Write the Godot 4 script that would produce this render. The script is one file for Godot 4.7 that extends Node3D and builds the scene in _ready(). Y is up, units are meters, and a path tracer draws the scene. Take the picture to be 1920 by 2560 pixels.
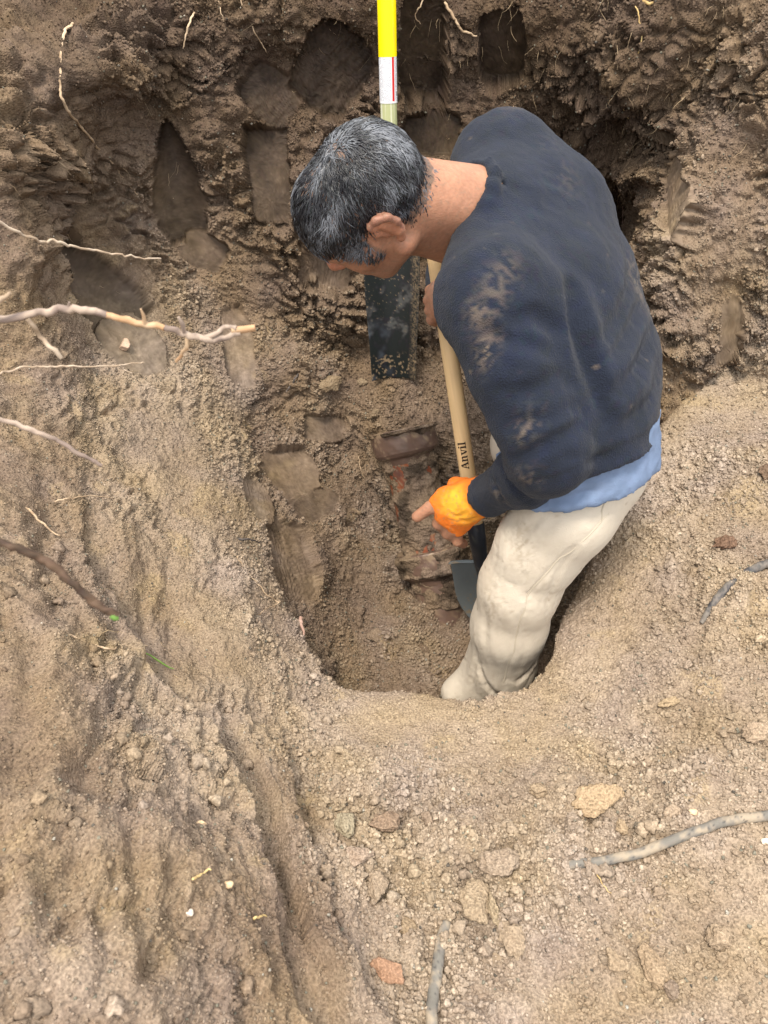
extends Node3D
# A man bending over a clay pipe in a hand-dug pit, seen from the edge of the hole. y is up, metres.

const K := 1.12
const CAM_Y := 1.15 * K
var rng := RandomNumberGenerator.new()
var names := {}

func V(x: float, y: float, z: float) -> Vector3:
	return Vector3(x, y, z)

# ---------------------------------------------------------------- naming
func numbered(called: String) -> String:
	if not names.has(called):
		names[called] = 0
		return called
	names[called] += 1
	return "%s_%03d" % [called, names[called]]

func tag(o: Node, label: String, category := "", group := "", kind := "") -> Node:
	if label: o.set_meta("label", label)
	if category: o.set_meta("category", category)
	if group: o.set_meta("group", group)
	if kind: o.set_meta("kind", kind)
	return o

func part(called: String, mesh: Mesh, mat: Material, parent: Node) -> MeshInstance3D:
	var o := MeshInstance3D.new()
	o.name = called
	o.mesh = mesh
	if mat: o.material_override = mat
	o.cast_shadow = GeometryInstance3D.SHADOW_CASTING_SETTING_ON
	parent.add_child(o, true)
	return o

func thing(called: String, label: String, category: String, at := Vector3.ZERO, group := "") -> Node3D:
	var o := Node3D.new()
	o.name = numbered(called)
	add_child(o)
	o.position = at
	tag(o, label, category, group)
	return o

func lone(called: String, mesh: Mesh, mat: Material, label: String, category: String, at := Vector3.ZERO, group := "") -> MeshInstance3D:
	var o := part(numbered(called), mesh, mat, self)
	o.position = at
	tag(o, label, category, group)
	return o

# ---------------------------------------------------------------- noise
func fnl(kind: int, freq: float, octaves: int, sd: int) -> FastNoiseLite:
	var n := FastNoiseLite.new()
	n.noise_type = kind
	n.frequency = freq
	n.seed = sd
	n.fractal_type = FastNoiseLite.FRACTAL_FBM if octaves > 1 else FastNoiseLite.FRACTAL_NONE
	n.fractal_octaves = octaves
	return n

func cell(freq: float, ret: int, sd: int, jitter := 1.0) -> FastNoiseLite:
	var n := fnl(FastNoiseLite.TYPE_CELLULAR, freq, 1, sd)
	n.cellular_return_type = ret
	n.cellular_jitter = jitter
	n.cellular_distance_function = FastNoiseLite.DISTANCE_EUCLIDEAN
	return n

func smooth(a: float, b: float, x: float) -> float:
	var t := clampf((x - a) / (b - a), 0.0, 1.0)
	return t * t * (3.0 - 2.0 * t)

func gray_noise(n: FastNoiseLite, size: int, lo: float, hi: float) -> ImageTexture:
	var im := n.get_seamless_image(size, size)
	im.convert(Image.FORMAT_L8)
	if lo != 0.0 or hi != 1.0:
		var d := im.get_data()
		for i in d.size():
			d[i] = int(lerpf(lo, hi, d[i] / 255.0) * 255.0)
		im = Image.create_from_data(size, size, false, Image.FORMAT_L8, d)
	return ImageTexture.create_from_image(im)

# ---------------------------------------------------------------- terrain
# The ground is one sheet laid over a net of surveyed points: sectors round the pit floor, rings from its middle over wall and rim to the land about.
# Each point is x, y, z, roughness, tone (0 dark topsoil, 1 pale sand).
const NS := 22
const NR := 10
var NET := PackedFloat32Array([
	0.027,-0.526,-1.225,0.75,0.52,0.463,-0.526,-1.194,0.75,0.52,0.541,-0.358,-1.189,0.7,0.46,0.539,-0.224,-1.189,0.7,0.46,0.53,-0.157,-1.189,0.2,0.8,0.574,-0.101,-1.157,0.28,0.85,0.688,-0.056,-1.148,0.5,0.8,0.917,0,-1.14,0.65,0.78,2.016,0.056,-1.12,0.5,0.7,29.868,0.168,0.352,0.5,0.7,
	0.027,-0.526,-1.225,0.75,0.52,0.383,-0.526,-1.076,0.75,0.52,0.455,-0.392,-1.045,0.7,0.46,0.453,-0.258,-1.046,0.7,0.46,0.445,-0.19,-1.05,0.2,0.8,0.51,-0.123,-0.977,0.28,0.85,0.622,-0.056,-0.896,0.5,0.8,0.817,0,-0.785,0.65,0.78,2.016,0.034,-0.56,0.5,0.7,29.868,0.146,8.752,0.5,0.7,
	0.027,-0.526,-1.225,0.75,0.52,0.293,-0.526,-0.916,0.75,0.52,0.344,-0.426,-0.857,0.7,0.46,0.343,-0.291,-0.858,0.7,0.46,0.337,-0.224,-0.865,0.2,0.8,0.414,-0.146,-0.755,0.28,0.85,0.494,-0.056,-0.597,0.5,0.8,0.671,0,-0.37,0.65,0.78,1.792,0,0.224,0.5,0.7,26.508,0.112,20.512,0.5,0.7,
	0.027,-0.526,-1.225,0.75,0.52,0.157,-0.526,-0.874,0.75,0.52,0.184,-0.426,-0.801,0.7,0.46,0.183,-0.291,-0.803,0.7,0.46,0.18,-0.224,-0.811,0.2,0.8,0.229,-0.157,-0.68,0.3,0.85,0.274,-0.045,-0.471,0.8,0.78,0.36,0,-0.146,0.7,0.76,1.008,0,1.008,0.5,0.7,14.748,0.112,32.272,0.5,0.7,
	0.027,-0.526,-1.225,0.75,0.52,0.047,-0.526,-0.898,0.75,0.52,0.051,-0.426,-0.82,0.7,0.46,0.051,-0.291,-0.822,0.7,0.46,0.051,-0.224,-0.831,0.2,0.8,0.065,-0.168,-0.695,0.3,0.85,0.073,-0.067,-0.51,0.8,0.78,0.094,0,-0.135,0.7,0.76,0.224,0.056,1.12,0.5,0.7,2.988,0.168,33.952,0.5,0.7,
	0.027,-0.526,-1.225,0.75,0.52,-0.045,-0.526,-0.902,0.75,0.52,-0.062,-0.426,-0.826,0.7,0.46,-0.062,-0.291,-0.828,0.7,0.46,-0.06,-0.224,-0.837,0.2,0.8,-0.083,-0.157,-0.71,0.3,0.85,-0.086,-0.034,-0.497,0.8,0.78,-0.018,0.067,-0.138,0.7,0.76,-0.336,0.28,1.12,0.5,0.7,-5.412,0.392,33.952,0.5,0.7,
	0.027,-0.526,-1.225,0.75,0.52,-0.102,-0.526,-0.934,0.75,0.52,-0.134,-0.414,-0.862,0.7,0.46,-0.133,-0.28,-0.864,0.7,0.46,-0.13,-0.213,-0.872,0.2,0.8,-0.189,-0.112,-0.697,0.35,0.7,-0.158,0.034,-0.408,0.5,0.55,-0.189,0.202,-0.141,0.6,0.45,-0.896,0.56,0.896,0.5,0.7,-13.812,0.672,30.592,0.5,0.7,
	0.027,-0.526,-1.225,0.75,0.52,-0.075,-0.526,-1.135,0.75,0.52,-0.167,-0.426,-1.083,0.7,0.46,-0.206,-0.28,-0.998,0.7,0.46,-0.198,-0.213,-0.99,0.35,0.7,-0.269,-0.05,-0.754,0.5,0.74,-0.327,0.09,-0.572,0.55,0.68,-0.354,0.347,-0.166,0.55,0.52,-1.344,0.672,0.56,1,0.4,-20.532,0.784,25.552,1,0.4,
	0.027,-0.526,-1.225,0.75,0.52,-0.085,-0.515,-1.28,0.75,0.52,-0.19,-0.381,-1.222,0.7,0.46,-0.261,-0.269,-1.176,0.7,0.46,-0.28,-0.202,-1.175,0.35,0.7,-0.34,-0.045,-0.946,0.5,0.74,-0.433,0.101,-0.723,0.55,0.68,-0.483,0.336,-0.364,0.55,0.52,-1.68,0.784,0,1,0.4,-25.572,0.896,17.152,1,0.4,
	0.027,-0.526,-1.225,0.75,0.52,-0.074,-0.493,-1.396,0.75,0.52,-0.193,-0.358,-1.389,0.7,0.46,-0.315,-0.246,-1.383,0.7,0.46,-0.32,-0.19,-1.349,0.35,0.7,-0.425,-0.05,-1.171,0.5,0.74,-0.538,0.078,-0.937,0.55,0.68,-0.63,0.269,-0.637,0.55,0.52,-1.904,0.84,-0.56,1,0.4,-28.932,0.952,8.752,1,0.4,
	0.027,-0.526,-1.225,0.75,0.52,-0.048,-0.459,-1.51,0.75,0.52,-0.192,-0.314,-1.542,0.7,0.46,-0.336,-0.213,-1.571,0.7,0.46,-0.379,-0.146,-1.528,0.35,0.7,-0.493,-0.034,-1.4,0.5,0.74,-0.631,0.09,-1.255,0.55,0.68,-0.769,0.246,-1.003,0.55,0.52,-2.128,0.896,-1.12,1,0.4,-32.292,1.008,0.352,1,0.4,
	0.027,-0.526,-1.225,0.75,0.52,-0.034,-0.426,-1.592,0.75,0.52,-0.177,-0.28,-1.671,0.7,0.46,-0.33,-0.146,-1.711,0.7,0.46,-0.385,-0.09,-1.684,0.35,0.7,-0.524,0.022,-1.642,0.5,0.74,-0.696,0.134,-1.57,0.55,0.68,-0.869,0.336,-1.328,0.55,0.52,-2.24,1.008,-1.68,1,0.4,-33.972,1.12,-8.048,1,0.4,
	0.027,-0.526,-1.225,0.75,0.52,0.001,-0.448,-1.537,0.75,0.52,-0.123,-0.224,-1.741,0.7,0.46,-0.225,-0.09,-1.787,0.7,0.46,-0.315,-0.034,-1.821,0.5,0.6,-0.523,0.134,-1.908,0.8,0.55,-0.762,0.37,-1.91,1,0.42,-0.911,0.672,-1.662,1.1,0.3,-2.464,1.064,-2.464,0.95,0.15,-37.332,1.176,-19.808,0.95,0.15,
	0.027,-0.526,-1.225,0.75,0.52,0.042,-0.482,-1.439,0.75,0.52,-0.04,-0.224,-1.68,0.7,0.46,-0.094,-0.112,-1.816,0.7,0.46,-0.186,0,-1.908,1.12,0.36,-0.282,0.317,-1.994,1.12,0.25,-0.412,0.555,-2.128,0.95,0.13,-0.558,0.795,-2.24,0.95,0.09,-1.568,1.064,-3.36,0.95,0.15,-23.892,1.176,-33.248,0.95,0.15,
	0.027,-0.526,-1.225,0.75,0.52,0.082,-0.493,-1.413,0.75,0.52,0.054,-0.202,-1.655,0.7,0.46,0.048,-0.101,-1.802,0.7,0.46,0.041,0,-1.908,1.12,0.36,0.026,0.289,-2.05,1.12,0.25,0.018,0.562,-2.173,0.95,0.13,0.012,0.788,-2.274,0.95,0.09,0,1.12,-3.584,0.95,0.15,-0.372,1.232,-36.608,0.95,0.15,
	0.027,-0.526,-1.225,0.75,0.52,0.177,-0.504,-1.405,0.75,0.52,0.176,-0.224,-1.68,0.7,0.46,0.204,-0.112,-1.838,0.7,0.46,0.232,-0.022,-1.941,1.12,0.36,0.301,0.265,-2.128,1.12,0.25,0.324,0.558,-2.184,0.95,0.13,0.352,0.788,-2.274,0.95,0.09,1.008,1.12,-3.584,0.95,0.15,14.748,1.232,-36.608,0.95,0.15,
	0.027,-0.526,-1.225,0.75,0.52,0.374,-0.515,-1.449,0.75,0.52,0.371,-0.28,-1.681,0.7,0.46,0.498,-0.07,-1.848,0.9,0.3,0.648,-0.168,-2.184,1,0.3,0.81,-0.068,-2.576,1,0.12,0.645,0.366,-2.162,1.2,0.1,0.66,0.803,-2.206,0.95,0.09,2.128,1.064,-3.136,0.95,0.15,31.548,1.176,-29.888,0.95,0.15,  # hollow sector: tone also darkened to put its shade in the soil colour
	0.027,-0.526,-1.225,0.75,0.52,0.487,-0.526,-1.458,0.75,0.52,0.643,-0.47,-1.693,0.7,0.46,0.669,-0.013,-1.59,0.9,0.4,0.704,0.112,-1.68,1,0.5,0.684,0.32,-1.792,0.9,0.6,0.776,0.584,-1.926,1,0.4,0.918,0.836,-2.016,1,0.3,2.464,1.008,-2.464,0.95,0.15,36.588,1.12,-19.808,0.95,0.15,
	0.027,-0.526,-1.225,0.75,0.52,0.54,-0.515,-1.449,0.75,0.52,0.728,-0.448,-1.512,0.7,0.46,0.84,-0.314,-1.568,0.9,0.4,0.952,-0.168,-1.59,1,0.5,0.894,0.322,-1.68,0.9,0.6,0.973,0.542,-1.702,1,0.4,1.106,0.69,-1.736,1,0.3,2.576,0.896,-1.792,0.95,0.15,38.268,1.008,-9.728,0.95,0.15,
	0.027,-0.526,-1.225,0.75,0.52,0.86,-0.526,-1.629,0.75,0.52,0.931,-0.179,-1.663,0.7,0.46,0.929,-0.045,-1.662,0.7,0.46,0.921,0.022,-1.658,0.2,0.8,0.982,0.022,-1.584,0.28,0.85,1.077,0.034,-1.497,0.5,0.8,1.232,0.067,-1.44,0.65,0.78,2.464,0.336,-1.456,0.5,0.7,36.588,0.448,-4.688,0.5,0.7,
	0.027,-0.526,-1.225,0.75,0.52,0.675,-0.526,-1.503,0.75,0.52,0.747,-0.258,-1.534,0.7,0.46,0.745,-0.123,-1.533,0.7,0.46,0.736,-0.056,-1.529,0.2,0.8,0.782,-0.022,-1.456,0.28,0.85,0.89,0,-1.381,0.5,0.8,1.08,0.034,-1.329,0.65,0.78,2.352,0.112,-1.288,0.5,0.7,34.908,0.224,-2.168,0.5,0.7,
	0.027,-0.526,-1.225,0.75,0.52,0.512,-0.526,-1.289,0.75,0.52,0.59,-0.314,-1.299,0.7,0.46,0.587,-0.179,-1.299,0.7,0.46,0.579,-0.112,-1.297,0.2,0.8,0.635,-0.067,-1.274,0.28,0.85,0.769,-0.022,-1.247,0.5,0.8,1.015,0.022,-1.233,0.65,0.78,2.24,0.067,-1.21,0.5,0.7,33.228,0.179,-0.992,0.5,0.7,
])
var CUTS: Array = [
	[Vector3(-0.546,0.350,-2.003),Vector3(0.192,0.308,0.932),Vector3(-0.055,0.951,-0.304),0.067,0.148,0.075,-9,2.2,0.5,0.0006,0.6],
	[Vector3(-0.730,0.211,-1.756),Vector3(0.663,0.703,0.257),Vector3(-0.518,0.679,-0.520),0.103,0.138,0.075,-9,2.3,0.5,0.0006,0.5],
	[Vector3(-0.644,0.108,-1.645),Vector3(0.480,0.849,0.222),Vector3(-0.618,0.507,-0.601),0.078,0.102,0.012,-3,2.5,0.55,0.0006,0],
	[Vector3(-0.307,0.372,-2.022),Vector3(0.033,0.528,0.849),Vector3(-0.052,0.849,-0.526),0.058,0.116,0.040,2,6,0.5,0.0006,0],
	[Vector3(-0.493,0.193,-1.946),Vector3(0.081,0.428,0.900),Vector3(0.422,0.803,-0.420),0.063,0.047,0.022,2,4,0.6,0.0005,0],
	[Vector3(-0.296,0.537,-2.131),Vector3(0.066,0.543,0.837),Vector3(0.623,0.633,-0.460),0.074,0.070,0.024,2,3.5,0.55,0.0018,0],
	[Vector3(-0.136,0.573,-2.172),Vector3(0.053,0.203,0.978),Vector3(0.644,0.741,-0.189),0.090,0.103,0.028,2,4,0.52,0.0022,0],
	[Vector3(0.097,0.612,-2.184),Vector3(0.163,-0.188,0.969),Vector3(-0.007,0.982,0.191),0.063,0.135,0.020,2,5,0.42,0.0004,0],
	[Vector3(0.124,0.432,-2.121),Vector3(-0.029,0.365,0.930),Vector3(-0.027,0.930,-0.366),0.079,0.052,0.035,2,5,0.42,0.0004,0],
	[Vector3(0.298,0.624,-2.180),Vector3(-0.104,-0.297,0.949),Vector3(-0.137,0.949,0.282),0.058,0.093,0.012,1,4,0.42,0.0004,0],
	[Vector3(-0.168,0.133,-1.952),Vector3(0.063,0.222,0.973),Vector3(0.215,0.949,-0.230),0.080,0.058,0.025,-4,3,0.75,0.0018,0],
	[Vector3(-0.407,-0.007,-1.795),Vector3(0.372,0.813,0.448),Vector3(-0.162,0.532,-0.831),0.045,0.124,0.020,-3,3,0.75,0.0008,0],
	[Vector3(-0.177,-0.243,-1.711),Vector3(0.361,0.651,0.667),Vector3(0.005,0.714,-0.700),0.066,0.041,0.010,2,4,0.72,0.0005,0],
	[Vector3(-0.259,-0.266,-1.551),Vector3(0.475,0.849,0.232),Vector3(-0.353,0.426,-0.833),0.085,0.084,0.020,-3,3,0.72,0.0005,0],
	[Vector3(-0.189,-0.331,-1.486),Vector3(0.678,0.690,0.253),Vector3(-0.419,0.646,-0.639),0.088,0.042,0.016,-3,3,0.62,0.0005,0],
	[Vector3(-0.241,-0.310,-1.268),Vector3(0.835,0.550,-0.014),Vector3(-0.283,0.409,-0.868),0.099,0.122,0.020,-3,3,0.8,0.0016,0],
	[Vector3(-0.326,-0.195,-1.394),Vector3(0.773,0.603,-0.199),Vector3(-0.229,-0.027,-0.973),0.058,0.080,0.014,-3,3,0.75,0.0005,0],
	[Vector3(0.707,0.409,-1.877),Vector3(-0.961,0.232,-0.152),Vector3(0.182,0.112,-0.977),0.051,0.205,0.016,3,4,0.95,0.0005,0],
	[Vector3(0.870,0.140,-1.641),Vector3(0.033,0.182,0.983),Vector3(-0.141,0.974,-0.176),0.031,0.097,0.012,-3,3,0.8,0.0005,0],
]
const RDIV := [55, 44, 35, 25, 62, 70, 74, 77, 110]
const SDIV := [72, 90, 70, 57, 45, 37, 67, 57, 66, 92, 70, 90, 98, 94, 66, 164, 192, 83, 121, 52, 62, 29]
var rows_u := PackedFloat32Array()
var cols_v := PackedFloat32Array()
var TR := 0   # rows
var TC := 0   # columns
var t_base: Array = []
var t_attr: Array = []
var t_pos: Array = []
var t_tone: Array = []
var n_a: FastNoiseLite
var n_b: FastNoiseLite
var n_c: FastNoiseLite
var n_big: FastNoiseLite
var n_clump: FastNoiseLite
var n_crack: FastNoiseLite
var n_mid: FastNoiseLite
var n_fine: FastNoiseLite
var n_clump2: FastNoiseLite
var pipe_a := Vector3(0.057, -0.201, -1.610)
var pipe_b := Vector3(0.136, -0.460, -1.381)
var n_grain: FastNoiseLite
var n_patch: FastNoiseLite
var cut_a: Array = []
var CREASES: Array = [
	[[Vector3(-0.192, -0.051, -0.604), Vector3(-0.148, -0.040, -0.532), Vector3(-0.122, -0.006, -0.450), Vector3(-0.095, 0.035, -0.380), Vector3(-0.056, 0.064, -0.296), Vector3(-0.019, 0.059, -0.231), Vector3(0.010, 0.028, -0.176)], 0.007, 0.034, 0.030],
	[[Vector3(-0.506, 0.081, -0.857), Vector3(-0.410, 0.090, -0.720), Vector3(-0.313, 0.063, -0.593), Vector3(-0.246, 0.046, -0.513), Vector3(-0.195, 0.049, -0.430), Vector3(-0.119, 0.127, -0.281), Vector3(-0.077, 0.093, -0.164)], 0.012, 0.016, 0.045],
	[[Vector3(-0.328, 0.059, -0.638), Vector3(-0.290, 0.032, -0.622), Vector3(-0.248, 0.005, -0.579)], 0.006, 0.012, 0.0],
	[[Vector3(-0.104, -0.043, -0.521), Vector3(-0.032, -0.055, -0.506), Vector3(0.049, -0.076, -0.523), Vector3(0.139, -0.073, -0.524), Vector3(0.216, -0.096, -0.571)], 0.009, 0.010, 0.012],
]
var crease_s: Array = []

func net_p(s: int, r: int) -> Vector3:
	var i := (posmod(s, NS) * NR + r) * 5
	return Vector3(NET[i], NET[i + 1], NET[i + 2])

func net_q(s: int, r: int) -> Vector3:
	var i := (posmod(s, NS) * NR + r) * 5
	return Vector3(NET[i + 3], NET[i + 4], 0)

func cr(a: Vector3, b: Vector3, c: Vector3, d: Vector3, t: float) -> Vector3:
	return 0.5 * (2.0 * b + (c - a) * t + (2.0 * a - 5.0 * b + 4.0 * c - d) * t * t + (3.0 * b - a - 3.0 * c + d) * t * t * t)

func row_base(i: int) -> void:
	var u := rows_u[i]
	var ri := mini(int(u), NR - 2)
	var t := u - ri
	var ps: Array[Vector3] = []
	var qs: Array[Vector3] = []
	for s in NS:
		var a := net_p(s + NS / 2, 1) if ri == 0 else net_p(s, ri - 1)
		var b := net_p(s, ri)
		var c := net_p(s, ri + 1)
		var d: Vector3
		if ri + 2 >= NR - 1 and ri < NR - 2:
			d = 2.0 * net_p(s, NR - 2) - net_p(s, NR - 3)
		else:
			d = net_p(s, mini(ri + 2, NR - 1))
		ps.append(b.lerp(c, t) if ri >= NR - 2 else cr(a, b, c, d, t))
		qs.append(net_q(s, ri).lerp(net_q(s, ri + 1), t))
	var out := PackedVector3Array()
	var att := PackedVector3Array()
	out.resize(TC)
	att.resize(TC)
	for j in TC:
		var v := cols_v[j]
		var s := int(v)
		var f := v - s
		out[j] = cr(ps[posmod(s - 1, NS)], ps[s % NS], ps[(s + 1) % NS], ps[(s + 2) % NS], f)
		att[j] = qs[s % NS].lerp(qs[(s + 1) % NS], smooth(0.0, 1.0, f))
	t_base[i] = out
	t_attr[i] = att

func row_shape(i: int) -> void:
	var b: PackedVector3Array = t_base[i]
	var up: PackedVector3Array = t_base[mini(i + 1, TR - 1)]
	var dn: PackedVector3Array = t_base[maxi(i - 1, 0)]
	var att: PackedVector3Array = t_attr[i]
	var pos := PackedVector3Array()
	var tone := PackedVector3Array()
	pos.resize(TC)
	tone.resize(TC)
	# cuts near this row
	var lo := b[0]
	var hi := b[0]
	for j in range(0, TC, 8):
		lo = lo.min(b[j])
		hi = hi.max(b[j])
	var near: Array = []
	for c in cut_a:
		var q: Vector3 = c.c
		var r: float = c.reach + 0.1
		if q.x > lo.x - r and q.x < hi.x + r and q.y > lo.y - r and q.y < hi.y + r and q.z > lo.z - r and q.z < hi.z + r:
			near.append(c)
	var cr_near: Array = []
	for c in crease_s:
		var q: Vector3 = c[0] + c[1] * 0.5
		if q.x > lo.x - 0.15 and q.x < hi.x + 0.15 and q.y > lo.y - 0.15 and q.y < hi.y + 0.15 and q.z > lo.z - 0.15 and q.z < hi.z + 0.15:
			cr_near.append(c)
	for j in TC:
		var p := b[j]
		var n := (b[(j + 1) % TC] - b[posmod(j - 1, TC)]).cross(up[j] - dn[j])
		n = n.normalized() if n.length_squared() > 1e-16 else Vector3.UP
		var a := att[j].x
		var w := Vector3(n_a.get_noise_3dv(p), n_b.get_noise_3dv(p), n_c.get_noise_3dv(p))
		var pw := p + w * 0.05
		var big := n_big.get_noise_3dv(p)
		var pv := Vector3(pw.x * 0.85, pw.y * 1.55, pw.z * 0.95)
		var cl := -n_clump.get_noise_3dv(pv)          # rounded clods
		var ck := n_crack.get_noise_3dv(pv + w * 0.03)  # -1 at the joints between lumps
		var mid := n_mid.get_noise_3dv(pw)
		var ridge := 1.0 - absf(mid) * 2.0
		var fine := n_fine.get_noise_3dv(p)
		var gr := -n_grain.get_noise_3dv(p + Vector3(fine, mid, fine) * 0.004)
		var patch := n_patch.get_noise_3dv(p)
		var crumb := smooth(-0.25, 0.35, patch + 0.25 * big)  # crumbly here, smeared there
		var cl2 := -n_clump2.get_noise_3dv(pw + w * 0.02)
		var rough := a * (0.30 + 0.90 * crumb)
		var disp := a * 0.042 * big + rough * (0.042 * (cl - 0.45) + 0.016 * smooth(-1.0, -0.55, ck) + 0.020 * smooth(0.7, 1.2, a) * smooth(-1.0, -0.75, ck) - 0.012 + 0.014 * (ridge - 0.5) * crumb + 0.012 * mid)
		disp += (0.12 + 0.95 * minf(a, 1.2)) * (0.35 + 0.65 * crumb) * 0.018 * (cl2 - 0.45)
		disp += (0.5 + 0.5 * minf(a, 1.2)) * (0.0040 * fine + 0.0095 * (gr - 0.45) * (0.45 + 0.55 * crumb))
		# the near left bank has slid in long slanting steps
		var lm := smooth(0.06, -0.10, p.x + 0.03 - 0.33 * (p.z + 0.1)) * smooth(-1.3, -0.9, p.z)
		if lm > 0.0:
			var la2 := p.x * 0.90 - p.z * 0.33 + p.y * 0.3
			var lb2 := p.x * 0.33 + p.z * 0.90
			disp += lm * (0.045 * n_mid.get_noise_2d(la2 * 0.42, lb2 * 0.10) + 0.012 * n_mid.get_noise_2d(la2 * 1.5 + 3.0, lb2 * 0.35))
		var o := p + n * disp + w * (0.030 * a * a)
		o.y -= rough * (1.0 - absf(n.y)) * (0.014 * cl + 0.008 * cl2)
		var t := att[j].y + 0.10 * big + 0.16 * patch + 0.07 * mid + 0.05 * (cl2 - 0.4)
		var st_d := 1e9
		var st_h := 0.0
		for c in cr_near:
			var ca: Vector3 = c[0]
			var cb: Vector3 = c[1]
			var ch := clampf((p - ca).dot(cb) / cb.length_squared(), 0.0, 1.0)
			var cq: float = (p - ca - cb * ch + w * 0.02).length() / c[2]
			if c[4] != 0.0:
				var hv := p - ca - cb * ch + w * 0.03
				var sd := hv.length()
				if sd < st_d:
					st_d = sd
					var sg := -(hv.x * cb.z - hv.z * cb.x) / sqrt(cb.x * cb.x + cb.z * cb.z)
					st_h = c[4] * (smooth(-0.012, 0.012, sg) - 0.5) * exp(-sd * sd / 0.016)
			if cq < 3.0: o -= n * (c[3] * (0.6 + 1.2 * mid + 0.6 * big) * exp(-cq * cq))
		o += n * st_h
		var smear := 0.0
		var tint := 1.0
		for c in near:
			var l: Vector3 = o - c.c
			if l.length_squared() > c.reach2: continue
			var la := l.dot(c.a)
			var lb := l.dot(c.b)
			var ln := l.dot(c.n)
			if absf(ln) > 0.14: continue
			var y: float = lb / c.lb
			var x: float = la / (c.la * (1.0 - c.tip * y))
			if absf(x) > 1.3 or absf(y) > 1.3: continue
			var e := pow(pow(absf(x), c.ex) + pow(absf(y), c.ex), 1.0 / c.ex) + 0.12 * mid + 0.12 * w.x + 0.05 * fine
			var m := 1.0 - smooth(0.95, 1.02, e)
			if m <= 0.0: continue
			var st: float = c.st * sin(la * 520.0 + 3.0 * big + 6.0 * n_mid.get_noise_2d(la * 4.0, lb * 0.6)) + 0.35 * c.st * sin(la * 1310.0)
			var target: float = -c.off - c.cur * (la * la) * (1.0 if c.cur > 0.0 else -1.0) * 0.0 + c.dish * (x * x) * 0.5 * c.la + st + 0.0012 * fine + 0.004 * big
			m *= clampf(1.0 - (absf(ln - target) - c.lim) / 0.03, 0.0, 1.0) * smooth(0.15, 0.5, n.dot(c.n))
			if m <= 0.0: continue
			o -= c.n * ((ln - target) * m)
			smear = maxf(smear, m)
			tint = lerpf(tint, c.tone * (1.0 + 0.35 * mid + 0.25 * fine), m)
		# the groove the pipe lies in
		var pd := o - pipe_a
		var pz := clampf(pd.dot(pipe_x), -0.03, pipe_l + 0.001)
		var pr := pd - pipe_x * pz
		var want := 0.105 if pz < 0.03 or pz > pipe_l - 0.05 else 0.082
		if pz > pipe_l - 0.001: want = 0.06
		if pr.length() < want + 0.03 and pr.dot(pipe_n) > -0.12:
			var mm := smooth(want + 0.03, want, pr.length())
			o -= pipe_n * mm * maxf(pr.dot(pipe_n) + 0.025, 0.0)
		pos[j] = o
		tone[j] = Vector3(t, tint, smear + 2.0 * floorf(crumb * 8.0))
	t_pos[i] = pos
	t_tone[i] = tone

const SOIL_DARK := Vector3(0.088, 0.058, 0.040)
const SOIL_MID := Vector3(0.278, 0.200, 0.142)
const SOIL_PALE := Vector3(0.55, 0.437, 0.333)

func soil(t: float, p: Vector3) -> Vector3:
	t = clampf(t, 0.0, 1.1)
	var c := SOIL_DARK.lerp(SOIL_MID, t * 2.0) if t < 0.5 else SOIL_MID.lerp(SOIL_PALE, t * 2.0 - 1.0)
	var g := n_patch.get_noise_3d(p.x * 1.7 + 9.0, p.y * 1.7, p.z * 1.7)
	# iron-yellow against grey-violet patches
	return Vector3(c.x * (1.0 + 0.04 * g), c.y * (1.0 + 0.01 * g), c.z * (1.0 - 0.16 * g))

var chunk_job: Array = []
var chunk_out: Array = []

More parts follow.
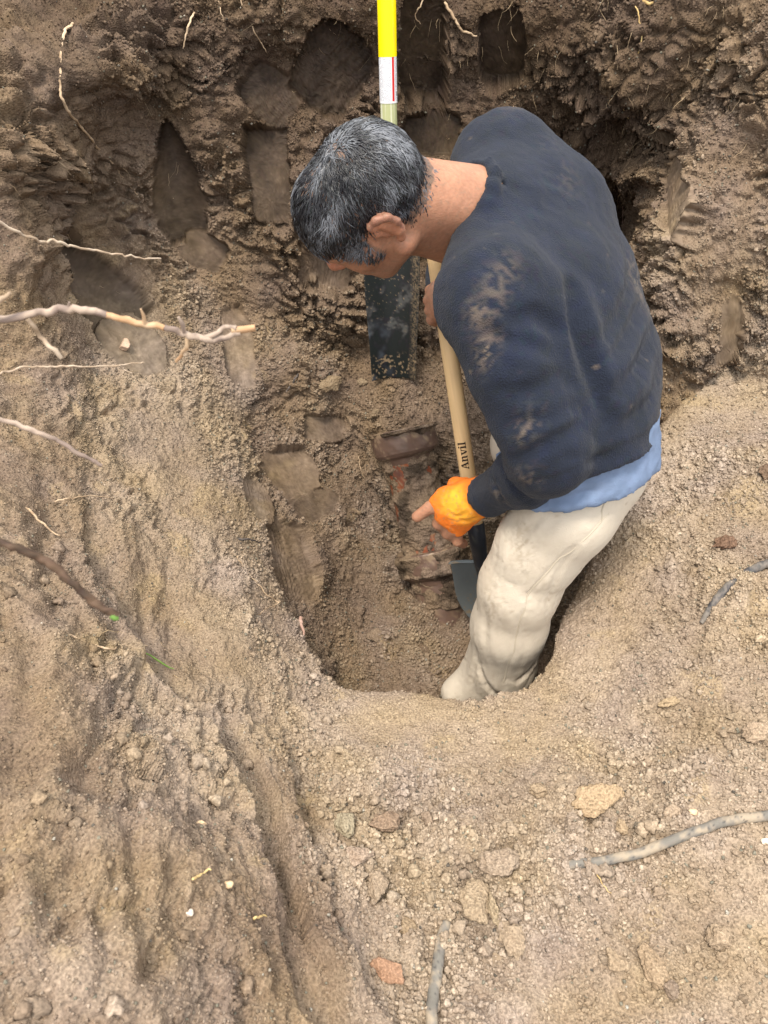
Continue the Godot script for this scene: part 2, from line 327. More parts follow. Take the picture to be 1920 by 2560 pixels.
func build_chunk(k: int) -> void:
	var r0: int = chunk_job[k][0]
	var r1: int = chunk_job[k][1]
	var n := (r1 - r0 + 1) * (TC + 1)
	var vs := PackedVector3Array()
	var ns := PackedVector3Array()
	var cs := PackedColorArray()
	vs.resize(n)
	ns.resize(n)
	cs.resize(n)
	var at := 0
	for i in range(r0, r1 + 1):
		var b: PackedVector3Array = t_pos[i]
		var up: PackedVector3Array = t_pos[mini(i + 1, TR - 1)]
		var dn: PackedVector3Array = t_pos[maxi(i - 1, 0)]
		var tn: PackedVector3Array = t_tone[i]
		for j in TC + 1:
			var jj := j % TC
			var p := b[jj]
			vs[at] = p
			var m := (b[(jj + 1) % TC] - b[posmod(jj - 1, TC)]).cross(up[jj] - dn[jj])
			ns[at] = m.normalized() if m.length_squared() > 1e-16 else Vector3.UP
			var q := tn[jj]
			var sp := n_fine.get_noise_3d(p.x * 2.3, p.y * 2.3, p.z * 2.3)
			var c := soil(q.x + 0.10 * sp, p) * q.y
			c = c.lerp(Vector3(0.50, 0.37, 0.20) * q.y, 0.32 * smooth(0.34, 0.55, n_mid.get_noise_3d(p.x * 0.3, p.y * 0.3 + 4.0, p.z * 0.3)) * smooth(0.35, 0.6, q.x))
			var lum := 1.0 + 0.35 * maxf(sp - 0.3, 0.0)
			cs[at] = Color(c.x * lum, c.y * lum, c.z * lum)
			at += 1
	var idx := PackedInt32Array()
	var slick := PackedInt32Array()
	idx.resize((r1 - r0) * TC * 6)
	at = 0
	for i in r1 - r0:
		var tn: PackedVector3Array = t_tone[r0 + i]
		for j in TC:
			var a := i * (TC + 1) + j
			var d := a + TC + 1
			var z := tn[j].z
			if z - 2.0 * floorf(z * 0.5) > 0.5:
				slick.append_array([a, d, a + 1, a + 1, d, d + 1])
				continue
			idx[at] = a
			idx[at + 1] = d
			idx[at + 2] = a + 1
			idx[at + 3] = a + 1
			idx[at + 4] = d
			idx[at + 5] = d + 1
			at += 6
	idx.resize(at)
	var arr := []
	arr.resize(Mesh.ARRAY_MAX)
	arr[Mesh.ARRAY_VERTEX] = vs
	arr[Mesh.ARRAY_NORMAL] = ns
	arr[Mesh.ARRAY_COLOR] = cs
	arr[Mesh.ARRAY_INDEX] = idx
	var arr2 := arr.duplicate()
	arr2[Mesh.ARRAY_INDEX] = slick
	chunk_out[k] = [arr, arr2]

func pool(job: Callable, n: int) -> void:
	var id := WorkerThreadPool.add_group_task(job, n, -1, true)
	WorkerThreadPool.wait_for_group_task_completion(id)

var pipe_x := Vector3.ZERO
var pipe_n := Vector3.ZERO
var pipe_l := 0.0

func make_noises() -> void:
	pipe_x = (pipe_b - pipe_a).normalized()
	pipe_l = (pipe_b - pipe_a).length()
	pipe_n = Vector3(0, 0.74, 0.67)
	pipe_n = (pipe_n - pipe_x * pipe_n.dot(pipe_x)).normalized()
	n_a = fnl(FastNoiseLite.TYPE_SIMPLEX_SMOOTH, 5.0, 2, 11)
	n_b = fnl(FastNoiseLite.TYPE_SIMPLEX_SMOOTH, 5.0, 2, 12)
	n_c = fnl(FastNoiseLite.TYPE_SIMPLEX_SMOOTH, 5.0, 2, 13)
	n_big = fnl(FastNoiseLite.TYPE_SIMPLEX_SMOOTH, 3.6, 2, 14)
	n_clump = cell(11.0, FastNoiseLite.RETURN_DISTANCE, 15)
	n_crack = cell(16.0, FastNoiseLite.RETURN_DISTANCE2_SUB, 16)
	n_clump2 = cell(30.0, FastNoiseLite.RETURN_DISTANCE, 21)
	n_mid = fnl(FastNoiseLite.TYPE_SIMPLEX_SMOOTH, 19.0, 3, 17)
	n_fine = fnl(FastNoiseLite.TYPE_SIMPLEX_SMOOTH, 62.0, 2, 18)
	n_grain = cell(115.0, FastNoiseLite.RETURN_DISTANCE, 19)
	n_patch = fnl(FastNoiseLite.TYPE_SIMPLEX_SMOOTH, 2.9, 3, 20)

var soil_mat: StandardMaterial3D
var slick_mat: StandardMaterial3D
var soil_bump: ImageTexture
var soil_tex: ImageTexture

func soil_material() -> void:
	var g := fnl(FastNoiseLite.TYPE_SIMPLEX_SMOOTH, 0.035, 4, 31)
	var im := g.get_seamless_image(1024, 1024)
	im.convert(Image.FORMAT_L8)
	var cl := cell(0.055, FastNoiseLite.RETURN_DISTANCE, 32)
	var im2 := cl.get_seamless_image(1024, 1024)
	im2.convert(Image.FORMAT_L8)
	var d1 := im.get_data()
	var d2 := im2.get_data()
	var h := PackedByteArray()
	h.resize(d1.size())
	var alb := PackedByteArray()
	alb.resize(d1.size() * 3)
	rng.seed = 5
	for i in d1.size():
		var v := 0.5 * d1[i] + 0.5 * (255 - d2[i])
		h[i] = int(clampf(v, 0.0, 255.0))
		var s := 0.48 + 0.42 * (d1[i] / 255.0) + 0.22 * (1.0 - d2[i] / 255.0)
		var k := rng.randi() & 1023
		if k < 5: s += 0.35
		elif k < 14: s *= 0.62
		var c := int(clampf(s, 0.0, 1.0) * 255.0)
		alb[i * 3] = c
		alb[i * 3 + 1] = c
		alb[i * 3 + 2] = int(clampf(s * 0.985, 0.0, 1.0) * 255.0)
	soil_bump = ImageTexture.create_from_image(Image.create_from_data(1024, 1024, false, Image.FORMAT_L8, h))
	soil_tex = ImageTexture.create_from_image(Image.create_from_data(1024, 1024, false, Image.FORMAT_RGB8, alb))
	soil_mat = StandardMaterial3D.new()
	soil_mat.resource_name = "soil"
	soil_mat.vertex_color_use_as_albedo = true
	soil_mat.roughness = 0.95
	soil_mat.metallic_specular = 0.25
	soil_mat.albedo_texture = soil_tex
	soil_mat.heightmap_enabled = true
	soil_mat.heightmap_texture = soil_bump
	soil_mat.heightmap_scale = 0.5
	soil_mat.uv1_triplanar = true
	soil_mat.uv1_world_triplanar = true
	soil_mat.uv1_scale = Vector3(4.6, 4.6, 4.6)

func slick_material() -> void:
	slick_mat = soil_mat.duplicate()
	slick_mat.resource_name = "smeared_soil"
	slick_mat.heightmap_scale = 0.05
	slick_mat.roughness = 0.62
	slick_mat.albedo_texture = null
	slick_mat.albedo_color = Color(0.86, 0.86, 0.85)

func make_terrain() -> void:
	make_noises()
	soil_material()
	slick_material()
	for c in CUTS:
		var n: Vector3 = c[1]
		var b: Vector3 = (c[2] - n * n.dot(c[2])).normalized()
		cut_a.append({"c": c[0], "n": n, "b": b, "a": b.cross(n), "la": c[3], "lb": c[4], "off": c[5], "cur": 0.0, "dish": absf(c[6]) * 0.12 * (1.0 if c[6] < 0 else -0.2), "ex": c[7], "tone": c[8], "st": c[9], "lim": c[5] + 0.06, "tip": c[10], "reach": 1.45 * maxf(c[3], c[4]), "reach2": pow(1.45 * maxf(c[3], c[4]) + 0.1, 2.0)})
	for c in CREASES:
		for i in c[0].size() - 1:
			crease_s.append([c[0][i], c[0][i + 1] - c[0][i], c[1], c[2], c[3]])
	for r in NR - 1:
		for k in RDIV[r]:
			rows_u.append(r + float(k) / RDIV[r])
	rows_u.append(NR - 1)
	for s in NS:
		for k in SDIV[s]:
			cols_v.append(s + float(k) / SDIV[s])
	TR = rows_u.size()
	TC = cols_v.size()
	t_base.resize(TR)
	t_attr.resize(TR)
	t_pos.resize(TR)
	t_tone.resize(TR)
	pool(row_base, TR)
	pool(row_shape, TR)
	var e: Array[int] = [0]
	for r in NR - 1:
		e.append(e[r] + RDIV[r])
	# pit floor: rings 0-1; pit wall: rings 1 to the rim; ground: the rest, in bands
	var bands := [[0, e[1], "pit_floor"], [e[1], e[4], "pit_wall"], [e[4], TR - 1, "ground"]]
	for b in bands:
		chunk_job.append(b)
	chunk_out.resize(chunk_job.size())
	pool(build_chunk, chunk_job.size())
	for k in chunk_job.size():
		var m := ArrayMesh.new()
		for q in 2:
			if chunk_out[k][q][Mesh.ARRAY_INDEX].size():
				m.add_surface_from_arrays(Mesh.PRIMITIVE_TRIANGLES, chunk_out[k][q])
				m.surface_set_material(m.get_surface_count() - 1, [soil_mat, slick_mat][q])
		var o := part(chunk_job[k][2], m, null, self)
		tag(o, ["bare soil at the bottom of the dug pit round the clay pipe", "steep dug sides of the pit below its rim", "bare crumbly soil banks, slopes and tall cut face round the pit"][k], "", "", "structure")
	chunk_out.clear()
	hash_terrain()

var grid := {}
const GC := 0.05

func hash_terrain() -> void:
	for i in range(0, TR - 12, 2):
		var row: PackedVector3Array = t_pos[i]
		for j in range(0, TC, 2):
			var p := row[j]
			if p.length_squared() > 12.0: continue
			var k := Vector3i((p / GC).floor())
			if grid.has(k):
				grid[k].append(i * TC + j)
			else:
				grid[k] = PackedInt32Array([i * TC + j])

func t_normal(i: int, j: int, e := 6) -> Vector3:
	var m: Vector3 = (t_pos[i][(j + e) % TC] - t_pos[i][posmod(j - e, TC)]).cross(t_pos[mini(i + e, TR - 1)][j] - t_pos[maxi(i - e, 0)][j])
	return m.normalized() if m.length_squared() > 1e-16 else Vector3.UP

# the soil nearest to a point: [place, normal, base tone]
func soil_at(p: Vector3) -> Array:
	var k := Vector3i((p / GC).floor())
	var best := 1e9
	var bi := -1
	for r in [1, 3]:
		for x in range(-r, r + 1):
			for y in range(-r, r + 1):
				for z in range(-r, r + 1):
					var g: Variant = grid.get(k + Vector3i(x, y, z))
					if g == null: continue
					for q in g:
						var d: float = t_pos[q / TC][q % TC].distance_squared_to(p)
						if d < best:
							best = d
							bi = q
		if bi >= 0: break
	if bi < 0:
		return [p, Vector3.UP, 0.5]
	return [t_pos[bi / TC][bi % TC], t_normal(bi / TC, bi % TC), t_tone[bi / TC][bi % TC].x]

# ---------------------------------------------------------------- mesh helpers
func commit(vs: PackedVector3Array, idx: PackedInt32Array, cs := PackedColorArray(), uv := PackedVector2Array()) -> ArrayMesh:
	var ns := PackedVector3Array()
	ns.resize(vs.size())
	for i in range(0, idx.size(), 3):
		var a := idx[i]
		var b := idx[i + 1]
		var c := idx[i + 2]
		var n := (vs[c] - vs[a]).cross(vs[b] - vs[a])
		ns[a] += n
		ns[b] += n
		ns[c] += n
	for i in ns.size():
		ns[i] = ns[i].normalized() if ns[i].length_squared() > 1e-24 else Vector3.UP
	var arr := []
	arr.resize(Mesh.ARRAY_MAX)
	arr[Mesh.ARRAY_VERTEX] = vs
	arr[Mesh.ARRAY_NORMAL] = ns
	if cs.size(): arr[Mesh.ARRAY_COLOR] = cs
	if uv.size(): arr[Mesh.ARRAY_TEX_UV] = uv
	arr[Mesh.ARRAY_INDEX] = idx
	var m := ArrayMesh.new()
	m.add_surface_from_arrays(Mesh.PRIMITIVE_TRIANGLES, arr)
	return m

func spline(pts: Array, per: int) -> Array:
	var out: Array = []
	var n := pts.size()
	for i in n - 1:
		for k in per:
			out.append(cr(pts[maxi(i - 1, 0)], pts[i], pts[i + 1], pts[mini(i + 2, n - 1)], float(k) / per))
	out.append(pts[n - 1])
	return out

func frame_z(d: Vector3) -> Basis:
	d = d.normalized()
	var s := Vector3.UP if absf(d.y) < 0.9 else Vector3.RIGHT
	var x := s.cross(d).normalized()
	return Basis(x, d.cross(x), d)

# a tube through points; rad(t) or a number list; wob = uneven bark
func tube(pts: Array, rads: Array, sides: int, wob := 0.0, colour: Variant = null, caps := true) -> ArrayMesh:
	var vs := PackedVector3Array()
	var idx := PackedInt32Array()
	var cs := PackedColorArray()
	var uv := PackedVector2Array()
	var n := pts.size()
	var fx := Vector3.ZERO
	for i in n:
		var d: Vector3 = (pts[mini(i + 1, n - 1)] - pts[maxi(i - 1, 0)]).normalized()
		if i == 0:
			fx = frame_z(d).x
		fx = (fx - d * fx.dot(d)).normalized()
		var fy := d.cross(fx)
		var t := float(i) / (n - 1) * (rads.size() - 1)
		var r: float = lerpf(rads[int(t)], rads[mini(int(t) + 1, rads.size() - 1)], t - int(t))
		for j in sides + 1:
			var a := TAU * (j % sides) / sides
			var o := fx * cos(a) + fy * sin(a)
			var q: Vector3 = pts[i] + o * r
			if wob > 0.0:
				var w := n_fine.get_noise_3dv(q * 1.6) + 0.6 * n_mid.get_noise_3dv(q * 1.3)
				q += o * (w * wob * r)
			vs.append(q)
			uv.append(Vector2(float(j) / sides, float(i) / (n - 1)))
			if colour != null: cs.append((colour as Callable).call(q, float(i) / (n - 1)))
	for i in n - 1:
		for j in sides:
			var a := i * (sides + 1) + j
			var b := a + sides + 1
			idx.append_array([a, b, a + 1, a + 1, b, b + 1])
	if caps:
		for e in [0, n - 1]:
			var c := vs.size()
			vs.append(pts[e])
			uv.append(Vector2(0.5, 0.5))
			if colour != null: cs.append((colour as Callable).call(pts[e], float(e) / (n - 1)))
			for j in sides:
				vs.append(vs[e * (sides + 1) + j])
				uv.append(Vector2(0.5, 0.5))
				if colour != null: cs.append(cs[c])
			for j in sides:
				var a := c + 1 + j
				var b := c + 1 + (j + 1) % sides
				idx.append_array([c, a, b] if e == 0 else [c, b, a])
	return commit(vs, idx, cs, uv)

# a lathe about the z axis: profile = [radius, z] pairs
func lathe(profile: Array, sides: int, wob := 0.0, colour: Variant = null) -> ArrayMesh:
	var vs := PackedVector3Array()
	var idx := PackedInt32Array()
	var cs := PackedColorArray()
	var n := profile.size()
	for i in n:
		for j in sides:
			var a := TAU * j / sides
			var r: float = profile[i][0]
			var q := Vector3(cos(a) * r, sin(a) * r, profile[i][1])
			if wob > 0.0: q += Vector3(cos(a), sin(a), 0) * n_mid.get_noise_3dv(q * 2.0) * wob
			vs.append(q)
			if colour != null: cs.append((colour as Callable).call(q, float(i) / (n - 1)))
	for i in n - 1:
		for j in sides:
			var a := i * sides + j
			var b := i * sides + (j + 1) % sides
			idx.append_array([a, a + sides, b, b, a + sides, b + sides])
	return commit(vs, idx, cs)

# a bent plate with thickness: f(u, v) gives the middle surface, u and v from 0 to 1
func plate(f: Callable, nu: int, nv: int, thick: float, colour: Variant = null) -> ArrayMesh:
	var vs := PackedVector3Array()
	var idx := PackedInt32Array()
	var cs := PackedColorArray()
	var uv := PackedVector2Array()
	var mid: Array = []
	for i in nu + 1:
		for j in nv + 1:
			mid.append(f.call(float(i) / nu, float(j) / nv))
	for side in 2:
		for i in nu + 1:
			for j in nv + 1:
				var a: Vector3 = mid[mini(i + 1, nu) * (nv + 1) + j] - mid[maxi(i - 1, 0) * (nv + 1) + j]
				var b: Vector3 = mid[i * (nv + 1) + mini(j + 1, nv)] - mid[i * (nv + 1) + maxi(j - 1, 0)]
				var n := a.cross(b).normalized()
				var e := 0.35 if i == 0 or j == 0 or i == nu or j == nv else 1.0
				vs.append(mid[i * (nv + 1) + j] + n * thick * 0.5 * e * (1.0 if side == 0 else -1.0))
				uv.append(Vector2(float(i) / nu, float(j) / nv))
				if colour != null: cs.append((colour as Callable).call(mid[i * (nv + 1) + j], Vector2(float(i) / nu, float(j) / nv)))
	var m := (nu + 1) * (nv + 1)
	for i in nu:
		for j in nv:
			var a := i * (nv + 1) + j
			var b := a + nv + 1
			idx.append_array([a, a + 1, b, a + 1, b + 1, b])
			idx.append_array([m + a, m + b, m + a + 1, m + a + 1, m + b, m + b + 1])
	var rim: Array = []
	for i in nu + 1: rim.append(i * (nv + 1))
	for j in range(1, nv + 1): rim.append(nu * (nv + 1) + j)
	for i in range(nu - 1, -1, -1): rim.append(i * (nv + 1) + nv)
	for j in range(nv - 1, 0, -1): rim.append(j)
	for k in rim.size():
		var a: int = rim[k]
		var b: int = rim[(k + 1) % rim.size()]
		idx.append_array([a, b, m + a, b, m + b, m + a])
	return commit(vs, idx, cs, uv)

# ---------------------------------------------------------------- bodies from tapered bones
# ops: ["b", a, b, ra, rb, k] adds a bone; ["s", a, b, ra, rb, k] takes one away; ["c", point, normal, centre, reach] cuts by a plane near a centre
func nets(ops: Array, h: float) -> Array:
	var lo := Vector3(1e9, 1e9, 1e9)
	var hi := -lo
	for o in ops:
		if o[0] == "b":
			var r: float = maxf(o[3], o[4]) + 2.5 * h
			lo = lo.min(o[1] - Vector3.ONE * r).min(o[2] - Vector3.ONE * r)
			hi = hi.max(o[1] + Vector3.ONE * r).max(o[2] + Vector3.ONE * r)
	var nx := int((hi.x - lo.x) / h) + 2
	var ny := int((hi.y - lo.y) / h) + 2
	var nz := int((hi.z - lo.z) / h) + 2
	var g := PackedFloat32Array()
	g.resize(nx * ny * nz)
	g.fill(10.0)
	for o in ops:
		if o[0] == "c":
			var cen: Vector3 = o[3]
			var rr: float = o[4]
			var pn: Vector3 = o[2]
			var pp: Vector3 = o[1]
			for z in range(maxi(0, int((cen.z - rr - lo.z) / h)), mini(nz, int((cen.z + rr - lo.z) / h) + 2)):
				for y in range(maxi(0, int((cen.y - rr - lo.y) / h)), mini(ny, int((cen.y + rr - lo.y) / h) + 2)):
					for x in range(maxi(0, int((cen.x - rr - lo.x) / h)), mini(nx, int((cen.x + rr - lo.x) / h) + 2)):
						var i := (z * ny + y) * nx + x
						if g[i] < 5.0:
							g[i] = maxf(g[i], (lo + Vector3(x, y, z) * h - pp).dot(pn))
			continue
		var a: Vector3 = o[1]
		var b: Vector3 = o[2]
		var ra: float = o[3]
		var rb: float = o[4]
		var k: float = o[5]
		var ba := b - a
		var bb := maxf(ba.length_squared(), 1e-12)
		var pad := maxf(ra, rb) + k + 2.2 * h
		var p0 := a.min(b) - Vector3.ONE * pad
		var p1 := a.max(b) + Vector3.ONE * pad
		var add: bool = o[0] == "b"
		for z in range(maxi(0, int((p0.z - lo.z) / h)), mini(nz, int((p1.z - lo.z) / h) + 2)):
			for y in range(maxi(0, int((p0.y - lo.y) / h)), mini(ny, int((p1.y - lo.y) / h) + 2)):
				var i := (z * ny + y) * nx
				for x in range(maxi(0, int((p0.x - lo.x) / h)), mini(nx, int((p1.x - lo.x) / h) + 2)):
					var pa := lo + Vector3(x, y, z) * h - a
					var t := clampf(pa.dot(ba) / bb, 0.0, 1.0)
					var d := (pa - ba * t).length() - (ra + (rb - ra) * t)
					var e := g[i + x]
					if add:
						if e > 5.0:
							g[i + x] = d
						else:
							var m := maxf(k - absf(d - e), 0.0) / k
							g[i + x] = minf(d, e) - m * m * k * 0.25
					else:
						var m := maxf(k - absf(-d - e), 0.0) / k
						g[i + x] = maxf(-d, e) + m * m * k * 0.25
	var vs := PackedVector3Array()
	var idx := PackedInt32Array()
	var at := PackedInt32Array()
	at.resize(g.size())
	at.fill(-1)
	var sy := nx
	var sz := nx * ny
	var c8 := [0, 1, sy, sy + 1, sz, sz + 1, sz + sy, sz + sy + 1]
	for z in nz - 1:
		for y in ny - 1:
			for x in nx - 1:
				var i := z * sz + y * sy + x
				var f := g[i]
				if absf(f) > 2.0 * h: continue
				var s := 0
				for c in 8:
					if g[i + c8[c]] < 0.0: s |= 1 << c
				if s == 0 or s == 255: continue
				var sum := Vector3.ZERO
				var n := 0
				for e in [[0, 1], [2, 3], [4, 5], [6, 7], [0, 2], [1, 3], [4, 6], [5, 7], [0, 4], [1, 5], [2, 6], [3, 7]]:
					var fa: float = g[i + c8[e[0]]]
					var fb: float = g[i + c8[e[1]]]
					if (fa < 0.0) != (fb < 0.0):
						var t := fa / (fa - fb)
						var ea: int = e[0]
						var eb: int = e[1]
						var pa := Vector3(ea & 1, (ea >> 1) & 1, ea >> 2)
						var pb := Vector3(eb & 1, (eb >> 1) & 1, eb >> 2)
						sum += pa.lerp(pb, t)
						n += 1
				at[i] = vs.size()
				vs.append(lo + (Vector3(x, y, z) + sum / n) * h)
	for z in range(1, nz - 1):
		for y in range(1, ny - 1):
			for x in range(1, nx - 1):
				var i := z * sz + y * sy + x
				if at[i] < 0: continue
				var neg := g[i] < 0.0
				for ax in 3:
					var st: int = [1, sy, sz][ax]
					if neg == (g[i + st] < 0.0): continue
					var u: int = [sy, sz, 1][ax]
					var w: int = [sz, 1, sy][ax]
					var a := at[i]
					var b := at[i - u]
					var c := at[i - u - w]
					var d := at[i - w]
					if a < 0 or b < 0 or c < 0 or d < 0: continue
					if neg: idx.append_array([a, c, b, a, d, c])
					else: idx.append_array([a, b, c, a, c, d])
	return [vs, idx]

func face_normals(vs: PackedVector3Array, idx: PackedInt32Array) -> PackedVector3Array:
	var ns := PackedVector3Array()
	ns.resize(vs.size())
	for i in range(0, idx.size(), 3):
		var n := (vs[idx[i + 2]] - vs[idx[i]]).cross(vs[idx[i + 1]] - vs[idx[i]])
		ns[idx[i]] += n
		ns[idx[i + 1]] += n
		ns[idx[i + 2]] += n
	for i in ns.size():
		ns[i] = ns[i].normalized()
	return ns

# cloth: folds are [points, width, depth]; wrinkle(p) adds fine relief; colour(p, n) tints
func clothe(ops: Array, h: float, folds: Array, wrinkle: Callable, colour: Callable) -> ArrayMesh:
	var g := nets(ops, h)
	var vs: PackedVector3Array = g[0]
	var idx: PackedInt32Array = g[1]
	var ns := face_normals(vs, idx)
	var segs: Array = []
	for f in folds:
		var pts: Array = []
		for p in f[0]:
			var best := 1e9
			var bp: Vector3 = p
			for v in vs:
				var d: float = v.distance_squared_to(p)
				if d < best:
					best = d
					bp = v
			pts.append(bp)
		pts = spline(pts, 5)
		for i in pts.size() - 1:
			var fade := sin(PI * clampf((i + 0.5) / (pts.size() - 1), 0.06, 0.94))
			segs.append([pts[i], pts[i + 1], f[1], f[2] * sqrt(fade)])
	var out := vs.duplicate()
	for i in vs.size():
		var p := vs[i]
		var d := 0.0
		# a fold is as deep as its nearest stretch says
		var deep := 0.0
		var high := 0.0
		for s in segs:
			var a: Vector3 = s[0]
			var ab: Vector3 = s[1] - a
			var t := clampf((p - a).dot(ab) / maxf(ab.length_squared(), 1e-10), 0.0, 1.0)
			var q: float = (p - a - ab * t).length() / s[2]
			if q < 2.6:
				var e: float = -s[3] * exp(-q * q) + 0.22 * s[3] * exp(-(q - 1.6) * (q - 1.6) * 2.2)
				deep = minf(deep, e)
				high = maxf(high, e)
		out[i] = p + ns[i] * (deep + high + (wrinkle as Callable).call(p))
	var cs := PackedColorArray()
	cs.resize(vs.size())
	for i in vs.size():
		cs[i] = (colour as Callable).call(vs[i], ns[i])
	return commit(out, idx, cs)

func bones(path: Array, k: float) -> Array:
	var out: Array = []
	for i in path.size() - 1:
		out.append(["b", path[i][0], path[i + 1][0], path[i][1] * K, path[i + 1][1] * K, k])
	return out

func mat(called: String, c: Color, rough: float, vert := false) -> StandardMaterial3D:
	var m := StandardMaterial3D.new()
	m.resource_name = called
	m.albedo_color = c
	m.roughness = rough
	m.metallic_specular = 0.4
	m.vertex_color_use_as_albedo = vert
	return m

func mud(p: Vector3, centre: Vector3, r: float, stretch: Vector3, amount: float) -> float:
	var d := p - centre
	var along := stretch.normalized()
	var l := d.dot(along)
	var e := (d - along * l).length_squared() / (r * r) + l * l / (r * r * 6.0)
	if e > 4.0: return 0.0
	var b := frame_z(along)
	var s := n_fine.get_noise_3d(d.dot(b.x) * 2.2, d.dot(b.y) * 2.2, l * 0.35) + 0.4 * n_mid.get_noise_3dv(p * 1.5)
	return amount * exp(-e) * smooth(0.0, 0.35, s + 0.15)

# ---------------------------------------------------------------- the man in the pit
func make_person() -> void:
	var man := thing("person", "man in a dark navy sweater and cream trousers bending over inside the pit", "person", Vector3(0.279, -0.526, -1.008))
	var base := man.position
	var skin_m := mat("skin", Color.WHITE, 0.5, true)
	skin_m.subsurf_scatter_enabled = true
	skin_m.subsurf_scatter_strength = 0.06
	skin_m.heightmap_enabled = true
	skin_m.heightmap_texture = gray_noise(fnl(FastNoiseLite.TYPE_SIMPLEX_SMOOTH, 0.06, 3, 72), 256, 0.0, 1.0)
	skin_m.heightmap_scale = 0.05
	skin_m.uv1_triplanar = true
	skin_m.uv1_scale = Vector3(14, 14, 14)
	var cloth_w := cell(0.08, FastNoiseLite.RETURN_DISTANCE, 71)
	var weave := gray_noise(cloth_w, 256, 0.0, 1.0)
	var navy := mat("navy_knit", Color.WHITE, 0.92, true)
	navy.rim_enabled = true
	navy.rim = 0.12
	navy.rim_tint = 0.6
	navy.heightmap_enabled = true
	navy.heightmap_texture = weave
	navy.heightmap_scale = 0.22
	navy.uv1_triplanar = true
	navy.uv1_scale = Vector3(18, 18, 18)
	var denim := mat("blue_cotton", Color.WHITE, 0.9, true)
	denim.heightmap_enabled = true
	denim.heightmap_texture = weave
	denim.heightmap_scale = 0.10
	denim.uv1_triplanar = true
	denim.uv1_scale = Vector3(25, 25, 25)
	var canvas := mat("cream_canvas", Color.WHITE, 0.9, true)
	canvas.heightmap_enabled = true
	canvas.heightmap_texture = weave
	canvas.heightmap_scale = 0.09
	canvas.uv1_triplanar = true
	canvas.uv1_scale = Vector3(25, 25, 25)

	# ---- sweater
	var hem_a := Vector3(0.581, 0.221, -1.192)
	var hem_b := Vector3(0.358, 0.293, -0.970)
	var hem_c := Vector3(0.306, 0.088, -1.212)
	var hem_n := (hem_b - hem_a).cross(hem_c - hem_a).normalized()
	if hem_n.dot(Vector3(0.276, 0.538, -1.461) - hem_a) > 0: hem_n = -hem_n
	var ops: Array = []
	var k := 0.07
	ops += bones([[Vector3(0.265, 0.558, -1.633), .088], [Vector3(0.355, 0.495, -1.546), .092], [Vector3(0.405, 0.409, -1.418), .091], [Vector3(0.437, 0.327, -1.293), .092], [Vector3(0.458, 0.214, -1.151), .090]], k)
	ops += bones([[Vector3(0.199, 0.528, -1.182), .082], [Vector3(0.271, 0.446, -1.174), .092], [Vector3(0.342, 0.362, -1.131), .097], [Vector3(0.406, 0.238, -1.060), .095]], k)
	ops += bones([[Vector3(0.280, 0.442, -1.471), .085], [Vector3(0.345, 0.293, -1.355), .095], [Vector3(0.410, 0.132, -1.210), .095]], k)
	ops += bones([[Vector3(0.250, 0.558, -1.633), .088], [Vector3(0.222, 0.549, -1.439), .080], [Vector3(0.193, 0.528, -1.197), .082]], k)
	ops += bones([[Vector3(0.320, 0.522, -1.493), .09], [Vector3(0.330, 0.459, -1.305), .10], [Vector3(0.391, 0.333, -1.182), .10]], k)
	ops.append(["c", hem_a, hem_n, (hem_a + hem_b) * 0.5, 0.5])
	# arms
	ops += bones([[Vector3(0.185, 0.533, -1.153), .080], [Vector3(0.221, 0.463, -1.084), .071], [Vector3(0.260, 0.393, -1.031), .067], [Vector3(0.298, 0.327, -1.000), .064]], 0.014)
	ops += bones([[Vector3(0.298, 0.327, -1.000), .064], [Vector3(0.272, 0.226, -1.047), .054], [Vector3(0.225, 0.103, -1.119), .039], [Vector3(0.200, 0.067, -1.137), .037]], 0.025)
	ops += bones([[Vector3(0.252, 0.550, -1.641), .080], [Vector3(0.188, 0.362, -1.650), .062], [Vector3(0.169, 0.307, -1.622), .058]], 0.04)
	ops += bones([[Vector3(0.169, 0.307, -1.622), .058], [Vector3(0.163, 0.295, -1.508), .040]], 0.03)
	var cuff := Vector3(0.210, 0.084, -1.132)
	ops.append(["c", cuff, (cuff - Vector3(0.272, 0.226, -1.047)).normalized(), cuff, 0.085])
	# collar: a rolled band round the neck
	var ring: Array = []
	var c7 := Vector3(0.179, 0.591, -1.402)
	var skull := Vector3(-0.029, 0.632, -1.339)
	var nd := (skull - c7).normalized()
	nd = (nd + Vector3(-0.2, 0.1, 0.0)).normalized()
	var nb := frame_z(nd)
	for i in 15:
		var a := TAU * i / 14.0
		ring.append([c7 + nd * (0.012 + 0.012 * cos(a * 2.0)) + (nb.x * cos(a) + nb.y * sin(a)) * 0.073, .0085])
	ops += bones(ring, 0.018)
	ops.append(["s", c7 + nd * 0.004, c7 + nd * 0.12, 0.064, 0.064, 0.008])
